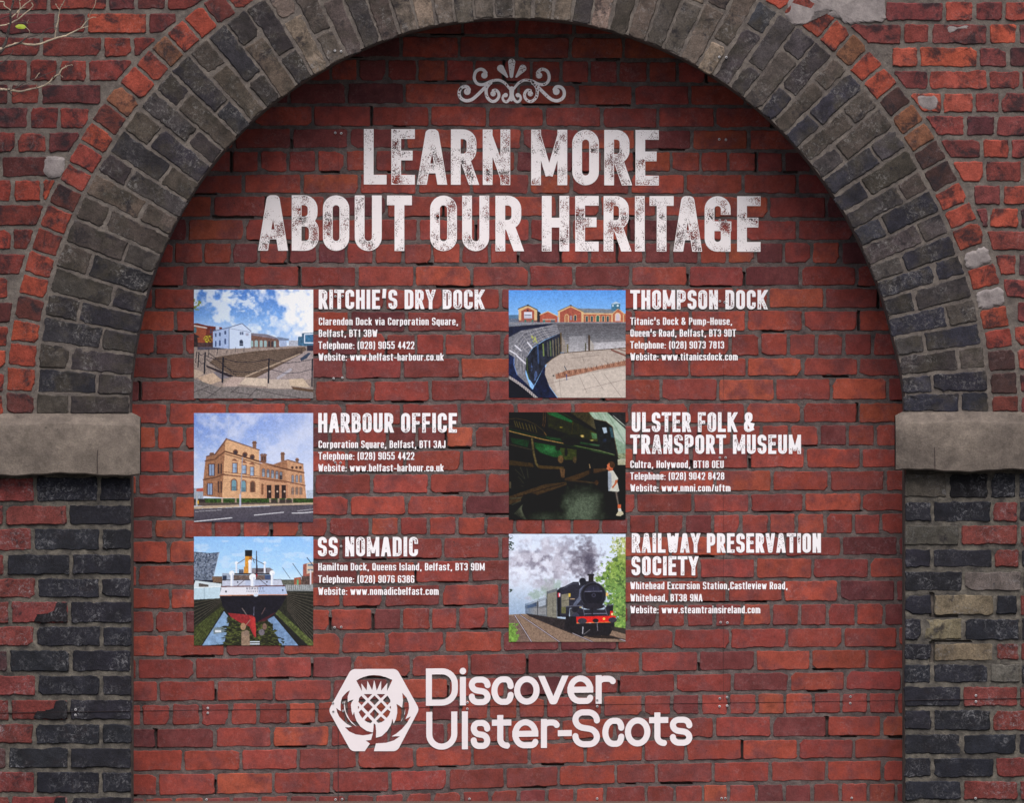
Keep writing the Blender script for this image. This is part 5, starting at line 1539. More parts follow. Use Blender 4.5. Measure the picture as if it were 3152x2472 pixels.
p.poly([(800, 690), (880, 820), (900, 985), (800, 990)], (140, 132, 126)); p.rect(803, 680, 826, 985, (84, 70, 48), .9); p.rect(1235, 720, 1262, 965, (76, 60, 48)); p.rect(1185, 840, 1205, 975, (84, 84, 66)); p.rect(905, 860, 930, 985, (118, 110, 84)); p.poly([(1270, 790), (1320, 860), (1330, 955), (1265, 960)], (166, 160, 156))
p.poly([(0, 590), (160, 575), (740, 548), (800, 690), (560, 790), (370, 920), (280, 1080), (270, 1320), (400, 1690), (0, 1690)], (120, 120, 128), 1, .16, 22)
p.poly([(0, 590), (750, 535), (560, 585), (200, 650), (0, 760)], (36, 40, 62), 1, .15, 20)
for i in range(10):
    t = i / 9
    p.line([(760, 575 + 120 * t), (520, 600 + 200 * t), (250, 680 + 290 * t), (60 + 200 * t, 900 + 250 * t), (30 + 240 * t, 1100 + 250 * t)], 5, (70, 70, 84) if i % 2 else (184, 182, 188), .7)
for i in range(12):
    a = i / 11
    p.line([(560 - 520 * a, 590 + 330 * a * a), (700 - 420 * a, 770 + 330 * a)], 6, (190, 188, 194) if i % 2 else (66, 68, 84), .6)
for q in ([(110, 880), (200, 960)], [(30, 960), (130, 1020)], [(140, 1040), (270, 1160)], [(300, 830), (370, 920)]): p.line(q, 22, (204, 204, 214))
p.blotch(poly_mask([(350, 720), (420, 740), (460, 850), (400, 850)], p.X, p.Y) * 1.0, -.5, 24, (170, 176, 90), .9)
p.poly([(800, 690), (560, 800), (380, 920), (280, 1080), (270, 1250), (330, 1400), (400, 1500), (560, 1200), (680, 1080), (810, 1000)], (40, 44, 58), 1, .35, 30, 60)
for x, c in ((540, (132, 150, 84)), (650, (112, 128, 84)), (690, (128, 120, 104)), (735, (116, 108, 88)), (775, (120, 112, 92)), (610, (96, 96, 92))): p.line([(x, 860 - (x - 540) * .4), (x + 10, 1040)], 22, c, .75)
p.line([(455, 860), (470, 1150)], 26, (66, 88, 130), .8); p.blotch(poly_mask([(280, 1060), (560, 900), (560, 1500), (380, 1560)], p.X, p.Y) * 1.0, .6, 50, (84, 106, 152), .8, .6, 110); p.line([(290, 1080), (300, 1300), (330, 1400)], 22, (66, 80, 44), .8)
p.poly([(90, 1060), (110, 1250), (200, 1450), (440, 1690), (0, 1690), (0, 1000)], (30, 40, 72), 1, .25, 40); p.line([(95, 1060), (90, 1180), (140, 1330), (230, 1460)], 10, (120, 150, 210), .8)
p.poly([(380, 1560), (570, 1180), (580, 1350), (640, 1520), (760, 1690), (200, 1690), (140, 1330)], (26, 34, 62), 1, .3, 50)
p.poly([(600, 1160), (680, 1080), (820, 1000), (950, 990), (1817, 915), (1817, 1690), (770, 1690), (640, 1510), (570, 1330), (575, 1220)], (172, 160, 152), 1, .05, 30); p.put(poly_mask([(700, 1400), (1817, 1210), (1817, 1690), (770, 1690)], p.X, p.Y), (196, 186, 178), .7, .05, 40)
for q in ([(580, 1170), (680, 1085), (820, 1000), (1817, 915)],): p.line(q, 12, (84, 70, 58))
for q in ([(950, 1080), (1400, 1030)], [(1140, 1050), (1180, 1150)], [(600, 1470), (1000, 1380)], [(1100, 1350), (1210, 1600)], [(1300, 1310), (1470, 1560)], [(1480, 1320), (1760, 1690)], [(790, 1400), (820, 1690)], [(1150, 1560), (1817, 1400)], [(1450, 1080), (1560, 1170)]): p.line(q, 6, (112, 102, 98), .7)
p.line([(1600, 950), (1817, 1040)], 26, (122, 82, 74)); p.line([(1690, 930), (1817, 970)], 12, (120, 84, 78))
p.poly([(730, 1330), (900, 1265), (1300, 1220), (1817, 1110), (1817, 1190), (1400, 1250), (950, 1360), (740, 1400)], (150, 110, 92), 1, .12, 14)
for i in range(26): x = 745 + i * 42; y = 1365 - i * 8.2; p.line([(x, y), (x - 14, y - 56)], 10, (92, 62, 54) if i % 2 else (190, 150, 128), .8)
p.line([(870, 1200), (900, 1260)], 12, (60, 70, 84)); p.line([(900, 1330), (905, 1410)], 14, (80, 86, 130)); p.ell(700, 1345, 14, 12, (50, 56, 60))
p.poly([(0, 1340), (200, 1480), (460, 1690), (0, 1690)], (22, 24, 36))
for i in range(15): a = i / 14; x, y = 20 + 420 * a, 1370 + 320 * a - 20 * math.sin(a * 3.14); p.ell(x, y, 26, 18, (176, 168, 168)); p.ell(x, y, 11, 7, (48, 46, 58))
p.build('printed_picture', 'printed picture of a curved stone dock with red brick pump house under blue sky', 1564, 888)

# --- boy beside a locomotive
p = Pic(12, 15, 1816, 1680, 900)
p.dark, p.contrast, p.grain = 26, 1.0, 1.5
p.put(p.full(), (30, 31, 27), 1, .25, 40)
p.poly([(1220, 15), (1816, 15), (1816, 840), (1690, 700), (1610, 240), (1320, 125)], p.grad([(0, (166, 190, 168)), (400, (190, 208, 196)), (700, (170, 190, 170)), (840, (190, 190, 170))]), 1, .06, 60)
for i in range(9): p.line([(1240 + i * 70, 15), (1560 + i * 70, 560)], 20, (206, 222, 208) if i % 2 else (128, 156, 134), .5)
p.poly([(1640, 400), (1816, 530), (1816, 700), (1700, 720)], (144, 172, 150), .8); p.poly([(1540, 15), (1816, 15), (1816, 250), (1700, 130)], (52, 50, 52), 1, .3, 20); p.line([(1540, 15), (1816, 270)], 18, (40, 40, 44)); p.line([(1620, 70), (1816, 235)], 8, (200, 206, 200))
p.rect(1690, 740, 1816, 830, (196, 196, 176), 1, .1, 20); p.rect(1700, 650, 1816, 730, (150, 160, 130), 1, .15, 16); p.rect(1660, 830, 1816, 1680, (26, 28, 28), 1, .3, 20)
p.poly([(590, 15), (900, 15), (1400, 330), (1380, 470), (1100, 420), (620, 250)], (74, 76, 40), 1, .1, 40); p.poly([(590, 15), (760, 15), (1000, 150), (980, 180), (640, 60)], (66, 132, 92), .9); p.poly([(1280, 330), (1370, 350), (1370, 430), (1300, 420)], (96, 150, 112), .7); p.ell(815, 250, 40, 16, (176, 166, 84), .9, .8); p.ell(1145, 385, 40, 28, (226, 206, 150), 1, .6); p.ell(1290, 450, 44, 14, (206, 190, 120), .9, .6)
p.poly([(940, 15), (1240, 15), (1330, 120), (1480, 340), (1380, 300)], (96, 90, 68), 1, .08, 30); p.line([(880, 15), (1450, 380)], 26, (24, 24, 24)); p.line([(760, 15), (1400, 350)], 14, (22, 24, 22))
for x in (545, 575): p.line([(x, 15), (x - 4, 190), (x - 45, 300)], 9, (136, 110, 80))
p.line([(1000, 140), (985, 350)], 8, (104, 96, 56)); p.line([(1080, 200), (1080, 350)], 8, (92, 88, 52))
p.poly([(1320, 125), (1510, 160), (1610, 240), (1700, 700), (1580, 660), (1400, 560), (1360, 300)], (34, 38, 40), 1, .2, 40); p.line([(1320, 122), (1510, 160), (1610, 240), (1690, 700)], 8, (110, 84, 62)); p.poly([(1450, 255), (1515, 250), (1530, 330), (1480, 345)], (188, 206, 224)); p.poly([(1560, 240), (1605, 260), (1640, 420), (1590, 400)], (70, 104, 116), .9); p.ell(1490, 450, 40, 40, (50, 62, 92), .7, .6)
p.ell(200, 380, 400, 260, (36, 40, 34)); 
for a0 in range(60): 
    pass
th_ = [math.radians(180 + 10 * i) for i in range(1, 16)]
p.line([(20, 120), (130, 112), (280, 140), (420, 205), (530, 290), (590, 370)], 9, (118, 104, 76)); p.line([(20, 235), (140, 240), (280, 275), (420, 335), (590, 375)], 7, (96, 88, 64)); p.line([(560, 330), (590, 372)], 14, (150, 124, 84))
for i, x in enumerate((95, 130, 170, 215, 270, 320, 365, 410)): p.line([(x, 150 + i * 10), (x + 30, 240 + i * 12)], 12, (140, 128, 84), .85)
p.poly([(0, 250), (560, 400), (1000, 500), (1640, 670), (1640, 690), (900, 540), (0, 330)], (54, 74, 46), 1, .1, 30); p.poly([(560, 380), (1420, 520), (1400, 545), (620, 430)], (78, 118, 84), .8)
p.line([(0, 300), (90, 325), (560, 440), (950, 515)], 10, (214, 176, 128)); p.line([(950, 515), (1420, 610), (1640, 672)], 9, (140, 156, 110))
p.poly([(40, 410), (330, 450), (300, 560), (60, 490)], (46, 92, 66), 1, .15, 30); p.poly([(400, 480), (760, 540), (880, 700), (720, 710), (500, 640), (410, 560)], (58, 112, 72), 1, .15, 40); p.ell(640, 590, 110, 60, (96, 158, 108), .7, .8)
p.poly([(780, 560), (1060, 590), (1060, 750), (870, 750)], (92, 100, 60), 1, .1, 30); p.ell(895, 635, 26, 60, (22, 24, 24)); p.ell(765, 570, 36, 40, (26, 28, 26))
p.ell(810, 740, 54, 76, (132, 112, 84), 1, .3, .15, 30); p.ell(1030, 750, 40, 66, (108, 96, 74), 1, .4, .15, 30); p.line([(370, 430), (390, 620), (430, 800), (470, 860)], 34, (128, 118, 88)); p.line([(20, 510), (390, 600)], 16, (96, 92, 78)); p.line([(20, 530), (380, 620)], 8, (50, 48, 40))
p.poly([(0, 750), (380, 800), (400, 870), (0, 830)], (98, 84, 58), 1, .08, 24); p.poly([(450, 830), (860, 860), (860, 900), (480, 890)], (112, 96, 66)); p.poly([(790, 880), (880, 890), (870, 1030), (820, 1030)], (130, 108, 84))
p.ell(980, 430, 170, 70, (60, 64, 52)); p.ell(980, 470, 140, 60, (30, 32, 28))
p.poly([(870, 1040), (1280, 900), (1280, 960), (1080, 1060), (900, 1070)], (104, 86, 62)); p.poly([(1310, 890), (1520, 880), (1520, 920), (1310, 965)], (112, 92, 70)); p.line([(880, 1060), (1380, 1110)], 26, (96, 80, 60)); p.ell(1365, 1105, 30, 40, (104, 82, 60)); p.rect(1250, 880, 1320, 1040, (60, 50, 42), .8); p.line([(1255, 820), (1265, 880)], 14, (190, 170, 140))
p.poly([(0, 1320), (560, 1130), (900, 1090), (900, 1140), (560, 1260), (0, 1450)], (104, 88, 66), 1, .08, 26); p.line([(0, 1375), (560, 1200), (860, 1120)], 10, (62, 52, 40))
for q in ([(110, 900), (250, 1040)], [(190, 870), (260, 1040)], [(290, 880), (310, 1030)], [(160, 1010), (240, 1110)], [(180, 1140), (240, 1165)]): p.line(q, 14, (108, 108, 96), .8)
p.rect(20, 1090, 48, 1190, (150, 140, 120), .8); p.rect(60, 1060, 200, 1180, (60, 50, 40), .7, .3, 20)
for i in range(11): a = math.radians(200 - i * 17 if i else 200); p.line([(370 + 150 * math.cos(a), 1330 - 110 * math.sin(a)), (370 + 330 * math.cos(a), 1330 - 340 * math.sin(a))] if math.sin(a) < 0 else [(240 - i * 5, 1420 + i * 8), (60 + i * 22, 1560 + i * 12)], 14, (120, 124, 110), .8)
p.ell(350, 1380, 150, 110, (34, 38, 32)); p.line([(560, 1530), (700, 1600)], 50, (28, 30, 28)); p.line([(560, 1360), (740, 1440)], 20, (30, 32, 30))
st_ = np.clip(1.15 - np.hypot((p.X - 1120) / 380, (p.Y - 1520) / 360), 0, 1) * np.clip(.8 + .25 * p.fb(120, 120), 0, 1.2)
p.put(np.clip(st_ * 1.5, 0, 1), (112, 124, 108), .95); p.put(np.clip(1 - np.hypot((p.X - 1180) / 260, (p.Y - 1450) / 220), 0, 1), (132, 142, 122), .6); p.put(np.clip(1 - np.hypot((p.X - 560) / 400, (p.Y - 1640) / 160), 0, 1), (96, 106, 90), .6)
wn_ = np.clip((p.X - 1250) / 60, 0, 1) * np.clip((800 - p.Y) / 60, 0, 1)
g_ = 255 * (p.img / 255) ** 1.4 * 1.05
p.img = p.img * wn_[..., None] + g_ * (1 - wn_[..., None])
p.put(np.clip(1 - np.hypot((p.X - 640) / 260, (p.Y - 600) / 130), 0, 1), (70, 128, 84), .5)
p.put(np.clip(1.25 - np.hypot((p.X - 1150) / 330, (p.Y - 1500) / 330) + .12 * p.fb(90, 90, 2), 0, 1), (104, 116, 100), .8)
p.put(np.clip(1.1 - np.hypot((p.X - 560) / 330, (p.Y - 1650) / 130), 0, 1), (84, 94, 80), .6)
soften(p, 4)
p.ell(1590, 830, 58, 56, (92, 66, 46)); p.poly([(1525, 830), (1560, 800), (1610, 830), (1610, 900), (1560, 925), (1515, 890), (1530, 865)], (216, 128, 92)); p.poly([(1560, 880), (1620, 880), (1610, 930), (1550, 940)], (186, 100, 70)); p.ell(1605, 830, 40, 48, (84, 60, 42))
p.poly([(1540, 930), (1620, 915), (1660, 980), (1700, 1040), (1680, 1080), (1715, 1230), (1690, 1245), (1545, 1230)], (216, 216, 206), 1, .04, 40); p.poly([(1540, 935), (1590, 960), (1600, 1150), (1560, 1235), (1545, 1230)], (156, 166, 184), .8); p.poly([(1650, 1070), (1692, 1055), (1680, 1110), (1620, 1190), (1595, 1180), (1640, 1120)], (206, 124, 88))
p.poly([(1645, 1245), (1690, 1245), (1715, 1440), (1685, 1440)], (84, 76, 72)); p.line([(1665, 1245), (1700, 1440)], 8, (150, 140, 128)); p.rect(1690, 1440, 1740, 1500, (206, 112, 76)); p.poly([(1695, 1500), (1740, 1500), (1755, 1560), (1700, 1560)], (220, 220, 214)); p.poly([(1660, 1610), (1700, 1545), (1770, 1550), (1780, 1590), (1730, 1620)], (206, 198, 172), 1, .06, 14)
p.build('printed_picture', 'dark printed picture of a boy in a white shirt beside a big green locomotive', 1564, 1266)

# --- steam train on a track
p = Pic(12, 12, 1817, 1682, 1100)
p.put(p.full(), p.grad([(0, (204, 216, 236)), (600, (216, 222, 238)), (1250, (168, 186, 206))])); p.put(np.clip((p.X - 900) / 900, 0, 1) * (p.Y < 500), (200, 216, 236), .5)
p.put(np.clip((p.Y - 800) / 420, 0, 1) * np.clip((520 - p.X) / 320, 0, 1), (150, 170, 196), .9)
for x, y, rx, ry in ((420, 960, 110, 90), (680, 820, 170, 110), (600, 900, 120, 110)): r_ = np.clip((1.1 - np.hypot((p.X - x) / rx, (p.Y - y) / ry)) * 2 + .4 * p.fb(30, 30), 0, 1); p.put(r_, (146, 164, 156), .75)
sm = np.clip(1.25 - np.hypot((p.X - 620) / 700, (p.Y - 440) / 330) + .42 * p.fb(110, 110), 0, 1); p.put(sm, (172, 168, 182), .75)
sm2 = np.clip(p.fb(90, 90) - .1, 0, 1) * np.clip(1.3 - np.hypot((p.X - 560) / 620, (p.Y - 430) / 300), 0, 1); p.put(sm2, (126, 122, 138), .75)
sm4 = np.clip(p.fb(80, 80) - .3, 0, 1) * np.clip(1.4 - np.hypot((p.X - 500) / 560, (p.Y - 330) / 300), 0, 1); p.put(sm4, (222, 226, 240), .7)
sm3 = np.clip(1.35 - np.hypot((p.X - 1190) / 190, (p.Y - 390) / 260) + .35 * p.fb(55, 55), 0, 1); p.put(sm3, (116, 112, 126), .92)
p.put(np.clip(1.2 - np.hypot((p.X - 1250) / 110, (p.Y - 480) / 170) + .3 * p.fb(40, 40), 0, 1), (78, 74, 90), .8); p.put(np.clip(1.1 - np.hypot((p.X - 900) / 130, (p.Y - 190) / 180) + .3 * p.fb(50, 50), 0, 1), (150, 148, 164), .7)
soften(p, 9)
tr_ = ((p.X + 60 * p.fb(40, 40) > np.interp(p.Y, [60, 300, 560, 720, 900, 1400], [1680, 1640, 1480, 1390, 1480, 1580]))) & (p.Y > 60) & (p.Y < 1480)
p.put(tr_, p.grad([(60, (176, 176, 116)), (500, (124, 150, 76)), (900, (112, 146, 84)), (1400, (116, 150, 78))]), 1, .12, 30); p.blotch(tr_ * 1.0, .3, 45, (66, 90, 56), .75, .8); p.blotch(tr_ * 1.0, .7, 26, (176, 196, 112), .6, .6); p.blotch(tr_ * (p.Y < 330) * 1.0, .3, 24, (214, 218, 214), .8, .4)
for x, y in ((20, 60), (30, 160), (70, 180), (40, 235), (20, 880)): p.blotch((np.hypot((p.X - x) / 60, (p.Y - y) / 34) < 1) * 1.0, .0, 20, (52, 66, 56), 1, .3)
p.poly([(0, 1260), (240, 1245), (1817, 1470), (1817, 1690), (0, 1690)], (132, 112, 98), 1, .13, 11); p.put(poly_mask([(0, 1280), (110, 1280), (380, 1690), (0, 1690)], p.X, p.Y), (110, 92, 86), .8, .15, 12)
gr_ = (p.X < 140 + 30 * p.fb(40, 40)) & (p.Y > 1390); p.put(gr_, (112, 146, 72), 1, .25, 20)
for q, wd in (([(105, 1270), (370, 1690)], 18), ([(185, 1262), (810, 1690)], 16), ([(850, 1480), (1320, 1685)], 14), ([(1420, 1540), (1817, 1665)], 18)): p.line(q, wd + 10, (74, 58, 56), .8); p.line(q, wd * .55, (176, 172, 184))
p.poly([(260, 1105), (450, 1030), (590, 985), (600, 900), (760, 850), (760, 1320), (600, 1290), (270, 1250)], (108, 112, 118), 1, .08, 30)
p.poly([(262, 1100), (600, 980), (600, 1010), (262, 1125)], (150, 160, 172)); p.poly([(300, 1120), (440, 1065), (440, 1130), (300, 1160)], (70, 84, 108)); p.poly([(470, 1060), (580, 1020), (580, 1110), (470, 1140)], (160, 170, 184)); p.poly([(270, 1165), (590, 1150), (590, 1260), (275, 1240)], (132, 134, 138)); p.line([(455, 1050), (455, 1260)], 9, (56, 58, 66)); p.line([(600, 900), (600, 1290)], 8, (66, 66, 70)); p.put(np.clip((420 - p.X) / 200, 0, 1) * poly_mask([(260, 1095), (450, 1030), (450, 1260), (270, 1250)], p.X, p.Y), (86, 112, 148), .7)
p.poly([(605, 940), (745, 900), (745, 1310), (600, 1285)], (128, 126, 116), 1, .05, 30); p.line([(690, 1010), (690, 1230)], 8, (70, 68, 66))
p.poly([(280, 1240), (600, 1290), (900, 1330), (1000, 1560), (700, 1440), (320, 1280)], (52, 46, 48), 1, .25, 18)
p.poly([(750, 890), (800, 840), (870, 820), (1000, 752), (1090, 748), (1100, 800), (1180, 800), (1180, 1130), (950, 1160), (940, 1300), (760, 1290)], (48, 48, 60), 1, .1, 30)
p.poly([(820, 950), (940, 930), (940, 1130), (890, 1140), (890, 1240), (820, 1240)], (126, 122, 108), 1, .05, 24); p.line([(830, 1050), (940, 1030)], 6, (80, 76, 70)); p.poly([(820, 1140), (890, 1140), (890, 1235), (820, 1240)], (104, 104, 72))
p.rect(760, 880, 800, 1290, (32, 32, 38)); p.poly([(765, 920), (800, 925), (800, 985), (765, 990)], (196, 50, 62)); p.poly([(785, 930), (805, 930), (805, 980), (785, 980)], (216, 200, 216)); p.line([(850, 860), (960, 790), (1090, 770)], 8, (100, 104, 122), .7)
p.poly([(1000, 1110), (1090, 980), (1100, 870), (1180, 790), (1140, 900), (1140, 1010), (1040, 1130)], (96, 102, 122)); p.ell(1150, 740, 52, 54, (34, 34, 44)); p.rect(1110, 740, 1240, 800, (40, 40, 50))
p.rect(1240, 650, 1320, 770, (44, 38, 42)); p.rect(1222, 628, 1330, 656, (40, 36, 44)); p.ell(1280, 765, 80, 30, (44, 42, 50))
p.ell(1312, 960, 198, 205, (34, 33, 42)); p.ell(1312, 960, 196, 203, (66, 66, 80)); p.ell(1312, 962, 184, 194, (36, 35, 44)); p.ell(1318, 955, 150, 155, (58, 58, 74)); p.ell(1318, 960, 144, 150, (32, 31, 42)); p.poly([(1190, 890), (1250, 830), (1320, 815), (1390, 835), (1440, 890)], (52, 52, 70)); p.line([(1185, 902), (1445, 898)], 9, (122, 124, 146)); p.ell(1320, 958, 32, 32, (70, 70, 88)); p.ell(1320, 958, 20, 20, (38, 36, 46)); p.line([(1318, 830), (1318, 900)], 6, (80, 80, 98))
p.poly([(1080, 1110), (1160, 1180), (1480, 1180), (1550, 1080), (1560, 1290), (1000, 1290)], (44, 43, 54), 1, .12, 24); p.ell(1312, 1130, 170, 50, (44, 42, 52))
p.line([(890, 1130), (1150, 1120), (1180, 1270)], 12, (96, 98, 114)); p.line([(1630, 1105), (1480, 1110), (1530, 1265)], 12, (96, 98, 114)); p.line([(1180, 1245), (1520, 1240)], 10, (120, 122, 140)); p.rect(1288, 1150, 1310, 1380, (34, 32, 40)); p.rect(935, 930, 962, 985, (206, 180, 86)); p.rect(1510, 920, 1540, 970, (222, 180, 110)); p.rect(955, 1010, 1030, 1022, (160, 140, 120)); p.rect(1105, 1138, 1135, 1155, (190, 176, 140))
p.poly([(950, 1170), (1010, 1150), (1060, 1170), (1060, 1380), (960, 1370)], (72, 72, 78)); p.ell(1030, 1180, 48, 46, (40, 39, 48)); p.ell(1045, 1300, 60, 70, (62, 62, 78)); p.poly([(1550, 1120), (1620, 1110), (1620, 1230), (1560, 1260)], (40, 38, 46))
p.poly([(890, 1280), (1060, 1290), (1060, 1400), (1640, 1370), (1640, 1440), (1560, 1580), (1120, 1590), (860, 1480)], (36, 33, 38), 1, .25, 18)
p.poly([(1050, 1290), (1660, 1275), (1660, 1375), (1060, 1390)], (206, 44, 40)); p.line([(1060, 1385), (1660, 1372)], 8, (226, 130, 70)); p.ell(1145, 1355, 70, 44, (62, 60, 70)); p.ell(1612, 1340, 66, 42, (62, 60, 70)); p.ell(1478, 1322, 20, 20, (226, 176, 90)); p.ell(1350, 1350, 46, 32, (36, 33, 38)); p.poly([(1575, 1200), (1615, 1200), (1620, 1270), (1570, 1270)], (206, 44, 44)); p.ell(1602, 1250, 14, 18, (244, 220, 160))
p.line([(1150, 1420), (1150, 1580)], 46, (40, 38, 44)); p.line([(1155, 1450), (1150, 1550)], 14, (170, 168, 178)); p.line([(1540, 1420), (1540, 1560)], 36, (36, 34, 40)); p.line([(1170, 1560), (1260, 1490)], 9, (120, 116, 120)); p.line([(1375, 1400), (1380, 1500)], 12, (120, 116, 124)); p.rect(1620, 1370, 1640, 1490, (40, 40, 44)); p.poly([(1160, 1590), (1560, 1580), (1817, 1640), (1340, 1620)], (40, 33, 32), .9); p.poly([(1580, 1440), (1817, 1470), (1817, 1560), (1600, 1500)], (52, 48, 46), .9)
p.build('printed_picture', 'printed picture of a black steam train with red buffer beam under grey smoke', 1564, 1642)

# ------------------------------------------------------------------ screws that hold the printed sheets
M_SCREW = plain_mat('screw_steel', (0.50, 0.48, 0.49), 0.4, 0.1, 60, 0, metal=0.5)
M_RECESS = plain_mat('screw_recess', (0.05, 0.05, 0.055), 0.6, 0.1, 60, 0)
def screw_mesh():
    me = bpy.data.meshes.new('screw')
    vs, fs, mi = [], [], []
    n = 20
    prof = [(0.0050, 0.004), (0.0050, -0.0005), (0.0044, -0.0015), (0.0025, -0.0018), (0.0021, 0.0006)]
    for r, y in prof:
        for i in range(n):
            a = 2 * math.pi * i / n
            vs.append((r * math.cos(a), y, r * math.sin(a)))
    for k in range(len(prof) - 1):
        for i in range(n):
            j = (i + 1) % n
            fs.append((k * n + i, k * n + j, (k + 1) * n + j, (k + 1) * n + i)); mi.append(1 if k == 3 else 0)
    fs.append(tuple((len(prof) - 1) * n + i for i in range(n))); mi.append(1)
    me.from_pydata(vs, [], fs)
    me.materials.append(M_SCREW); me.materials.append(M_RECESS)
    me.polygons.foreach_set('material_index', np.array(mi, dtype=np.int32))
    return me
SM = screw_mesh()
SCREWS = [
 ((1031, 155), 'left screw of the pair on the arch ring, up left of the scroll ornament', 0), ((1050, 156.6), 'right screw of the pair on the arch ring, up left of the scroll ornament', 0),
 ((1032, 408), 'left screw of the pair beside the first letter of the headline', 1), ((1050.5, 409.5), 'right screw of the pair beside the first letter of the headline', 1),
 ((2214, 174), 'left screw of the pair on the arch ring, up right of the scroll ornament', 0), ((2235.6, 175), 'right screw of the pair on the arch ring, up right of the scroll ornament', 0),
 ((2214, 428), 'left screw of the pair right of the headline upper line', 1), ((2234.5, 429.4), 'right screw of the pair right of the headline upper line', 1),
 ((2215.7, 677), 'left screw of the pair inside the letter G of the headline', 1), ((2233.7, 679), 'right screw of the pair inside the letter G of the headline', 1),
 ((1032, 912), 'left screw of the pair on the T of the dry dock heading', 1), ((1054.6, 911), 'right screw of the pair on the T of the dry dock heading', 1),
 ((1027, 1165), 'left screw of the pair in the mortar under the dry dock address', 1), ((1053.5, 1163), 'right screw of the pair in the mortar under the dry dock address', 1),
 ((2215.7, 927), 'left screw of the pair between the two words of the curved dock heading', 1), ((2230.7, 930), 'right screw of the pair between the two words of the curved dock heading', 1),
 ((1031.8, 1424), 'left screw of the pair under the telephone line of the office address', 1), ((1048, 1425), 'right screw of the pair under the telephone line of the office address', 1),
 ((1049.8, 1682.6), 'single screw between the two words of the ship heading', 1),
 ((2216, 1409), 'left screw of the pair under the museum heading', 1), ((2233.7, 1409), 'right screw of the pair under the museum heading', 1),
 ((1030, 1932.4), 'left screw of the pair under the ship address', 1), ((1050.5, 1931.3), 'right screw of the pair under the ship address', 1),
 ((2218.3, 1916.7), 'left screw of the pair under the train address', 1), ((2239, 1917.8), 'right screw of the pair under the train address', 1),
 ((1025.4, 2165.5), 'upper left screw of the four on the thistle emblem', 1), ((1057, 2165.5), 'upper right screw of the four on the thistle emblem', 1),
 ((1026, 2191), 'lower left screw of the four on the thistle emblem', 1), ((1056, 2190), 'lower right screw of the four on the thistle emblem', 1),
 ((1439, 2163.6), 'upper screw of the pair beside the letter i of the logo lettering', 1), ((1438.7, 2183.4), 'lower screw of the pair beside the letter i of the logo lettering', 1),
 ((232.7, 2186), 'upper screw of the pair on the left pier', 0), ((232.3, 2202.5), 'lower screw of the pair on the left pier', 0),
 ((639.6, 2181), 'upper screw of the pair on the bricks left of the thistle emblem', 1), ((639.6, 2196), 'lower screw of the pair on the bricks left of the thistle emblem', 1),
 ((1838.4, 2156), 'upper screw of the pair at the last letter of the logo upper line', 1), ((1838.4, 2175.6), 'lower screw of the pair at the last letter of the logo upper line', 1),
 ((2215.7, 2151), 'upper left screw of the square of four right of the logo', 1), ((2238, 2147.5), 'upper right screw of the square of four right of the logo', 1),
 ((2215, 2175.6), 'lower left screw of the square of four right of the logo', 1), ((2238, 2173.7), 'lower right screw of the square of four right of the logo', 1),
 ((2618.4, 2145.6), 'upper screw of the pair on the infill beside the right pier', 1), ((2617.3, 2166), 'lower screw of the pair on the infill beside the right pier', 1),
 ((3004.3, 2142), 'upper screw of the pair on the right pier', 0), ((3004, 2160.6), 'lower screw of the pair on the right pier', 0),
 ((635.8, 2463), 'lowest screw at the foot of the infill near the left pier', 1), ((1033, 2463), 'left screw of the pair at the foot of the infill below the emblem', 1), ((1052.8, 2462), 'right screw of the pair at the foot of the infill below the emblem', 1),
 ((1445, 2461), 'lone screw at the foot of the infill below the logo lettering', 1), ((1838, 2460), 'lone screw at the foot of the infill right below the logo end', 1),
 ((2221, 2459), 'left screw of the pair at the foot of the infill on the right', 1), ((2232.5, 2459), 'right screw of the pair at the foot of the infill on the right', 1),
 ((2621.8, 2458), 'lone screw at the foot of the infill beside the right pier', 1), ((3003, 2459), 'lone screw at the foot of the right pier', 0),
]
for i, ((x, y), lab, inf) in enumerate(SCREWS):
    o = bpy.data.objects.new('screw', SM)
    C.objects.link(o)
    o.location = W(x, y, REC - 0.0026 if inf else -0.004)
    o.rotation_euler = (rng.uniform(-.12, .12), rng.uniform(0, 1.5), rng.uniform(-.12, .12))
    tag(o, 'small silver ' + lab if len(lab.split()) < 15 else lab, 'screw', 'small screws fixing the printed sheets')

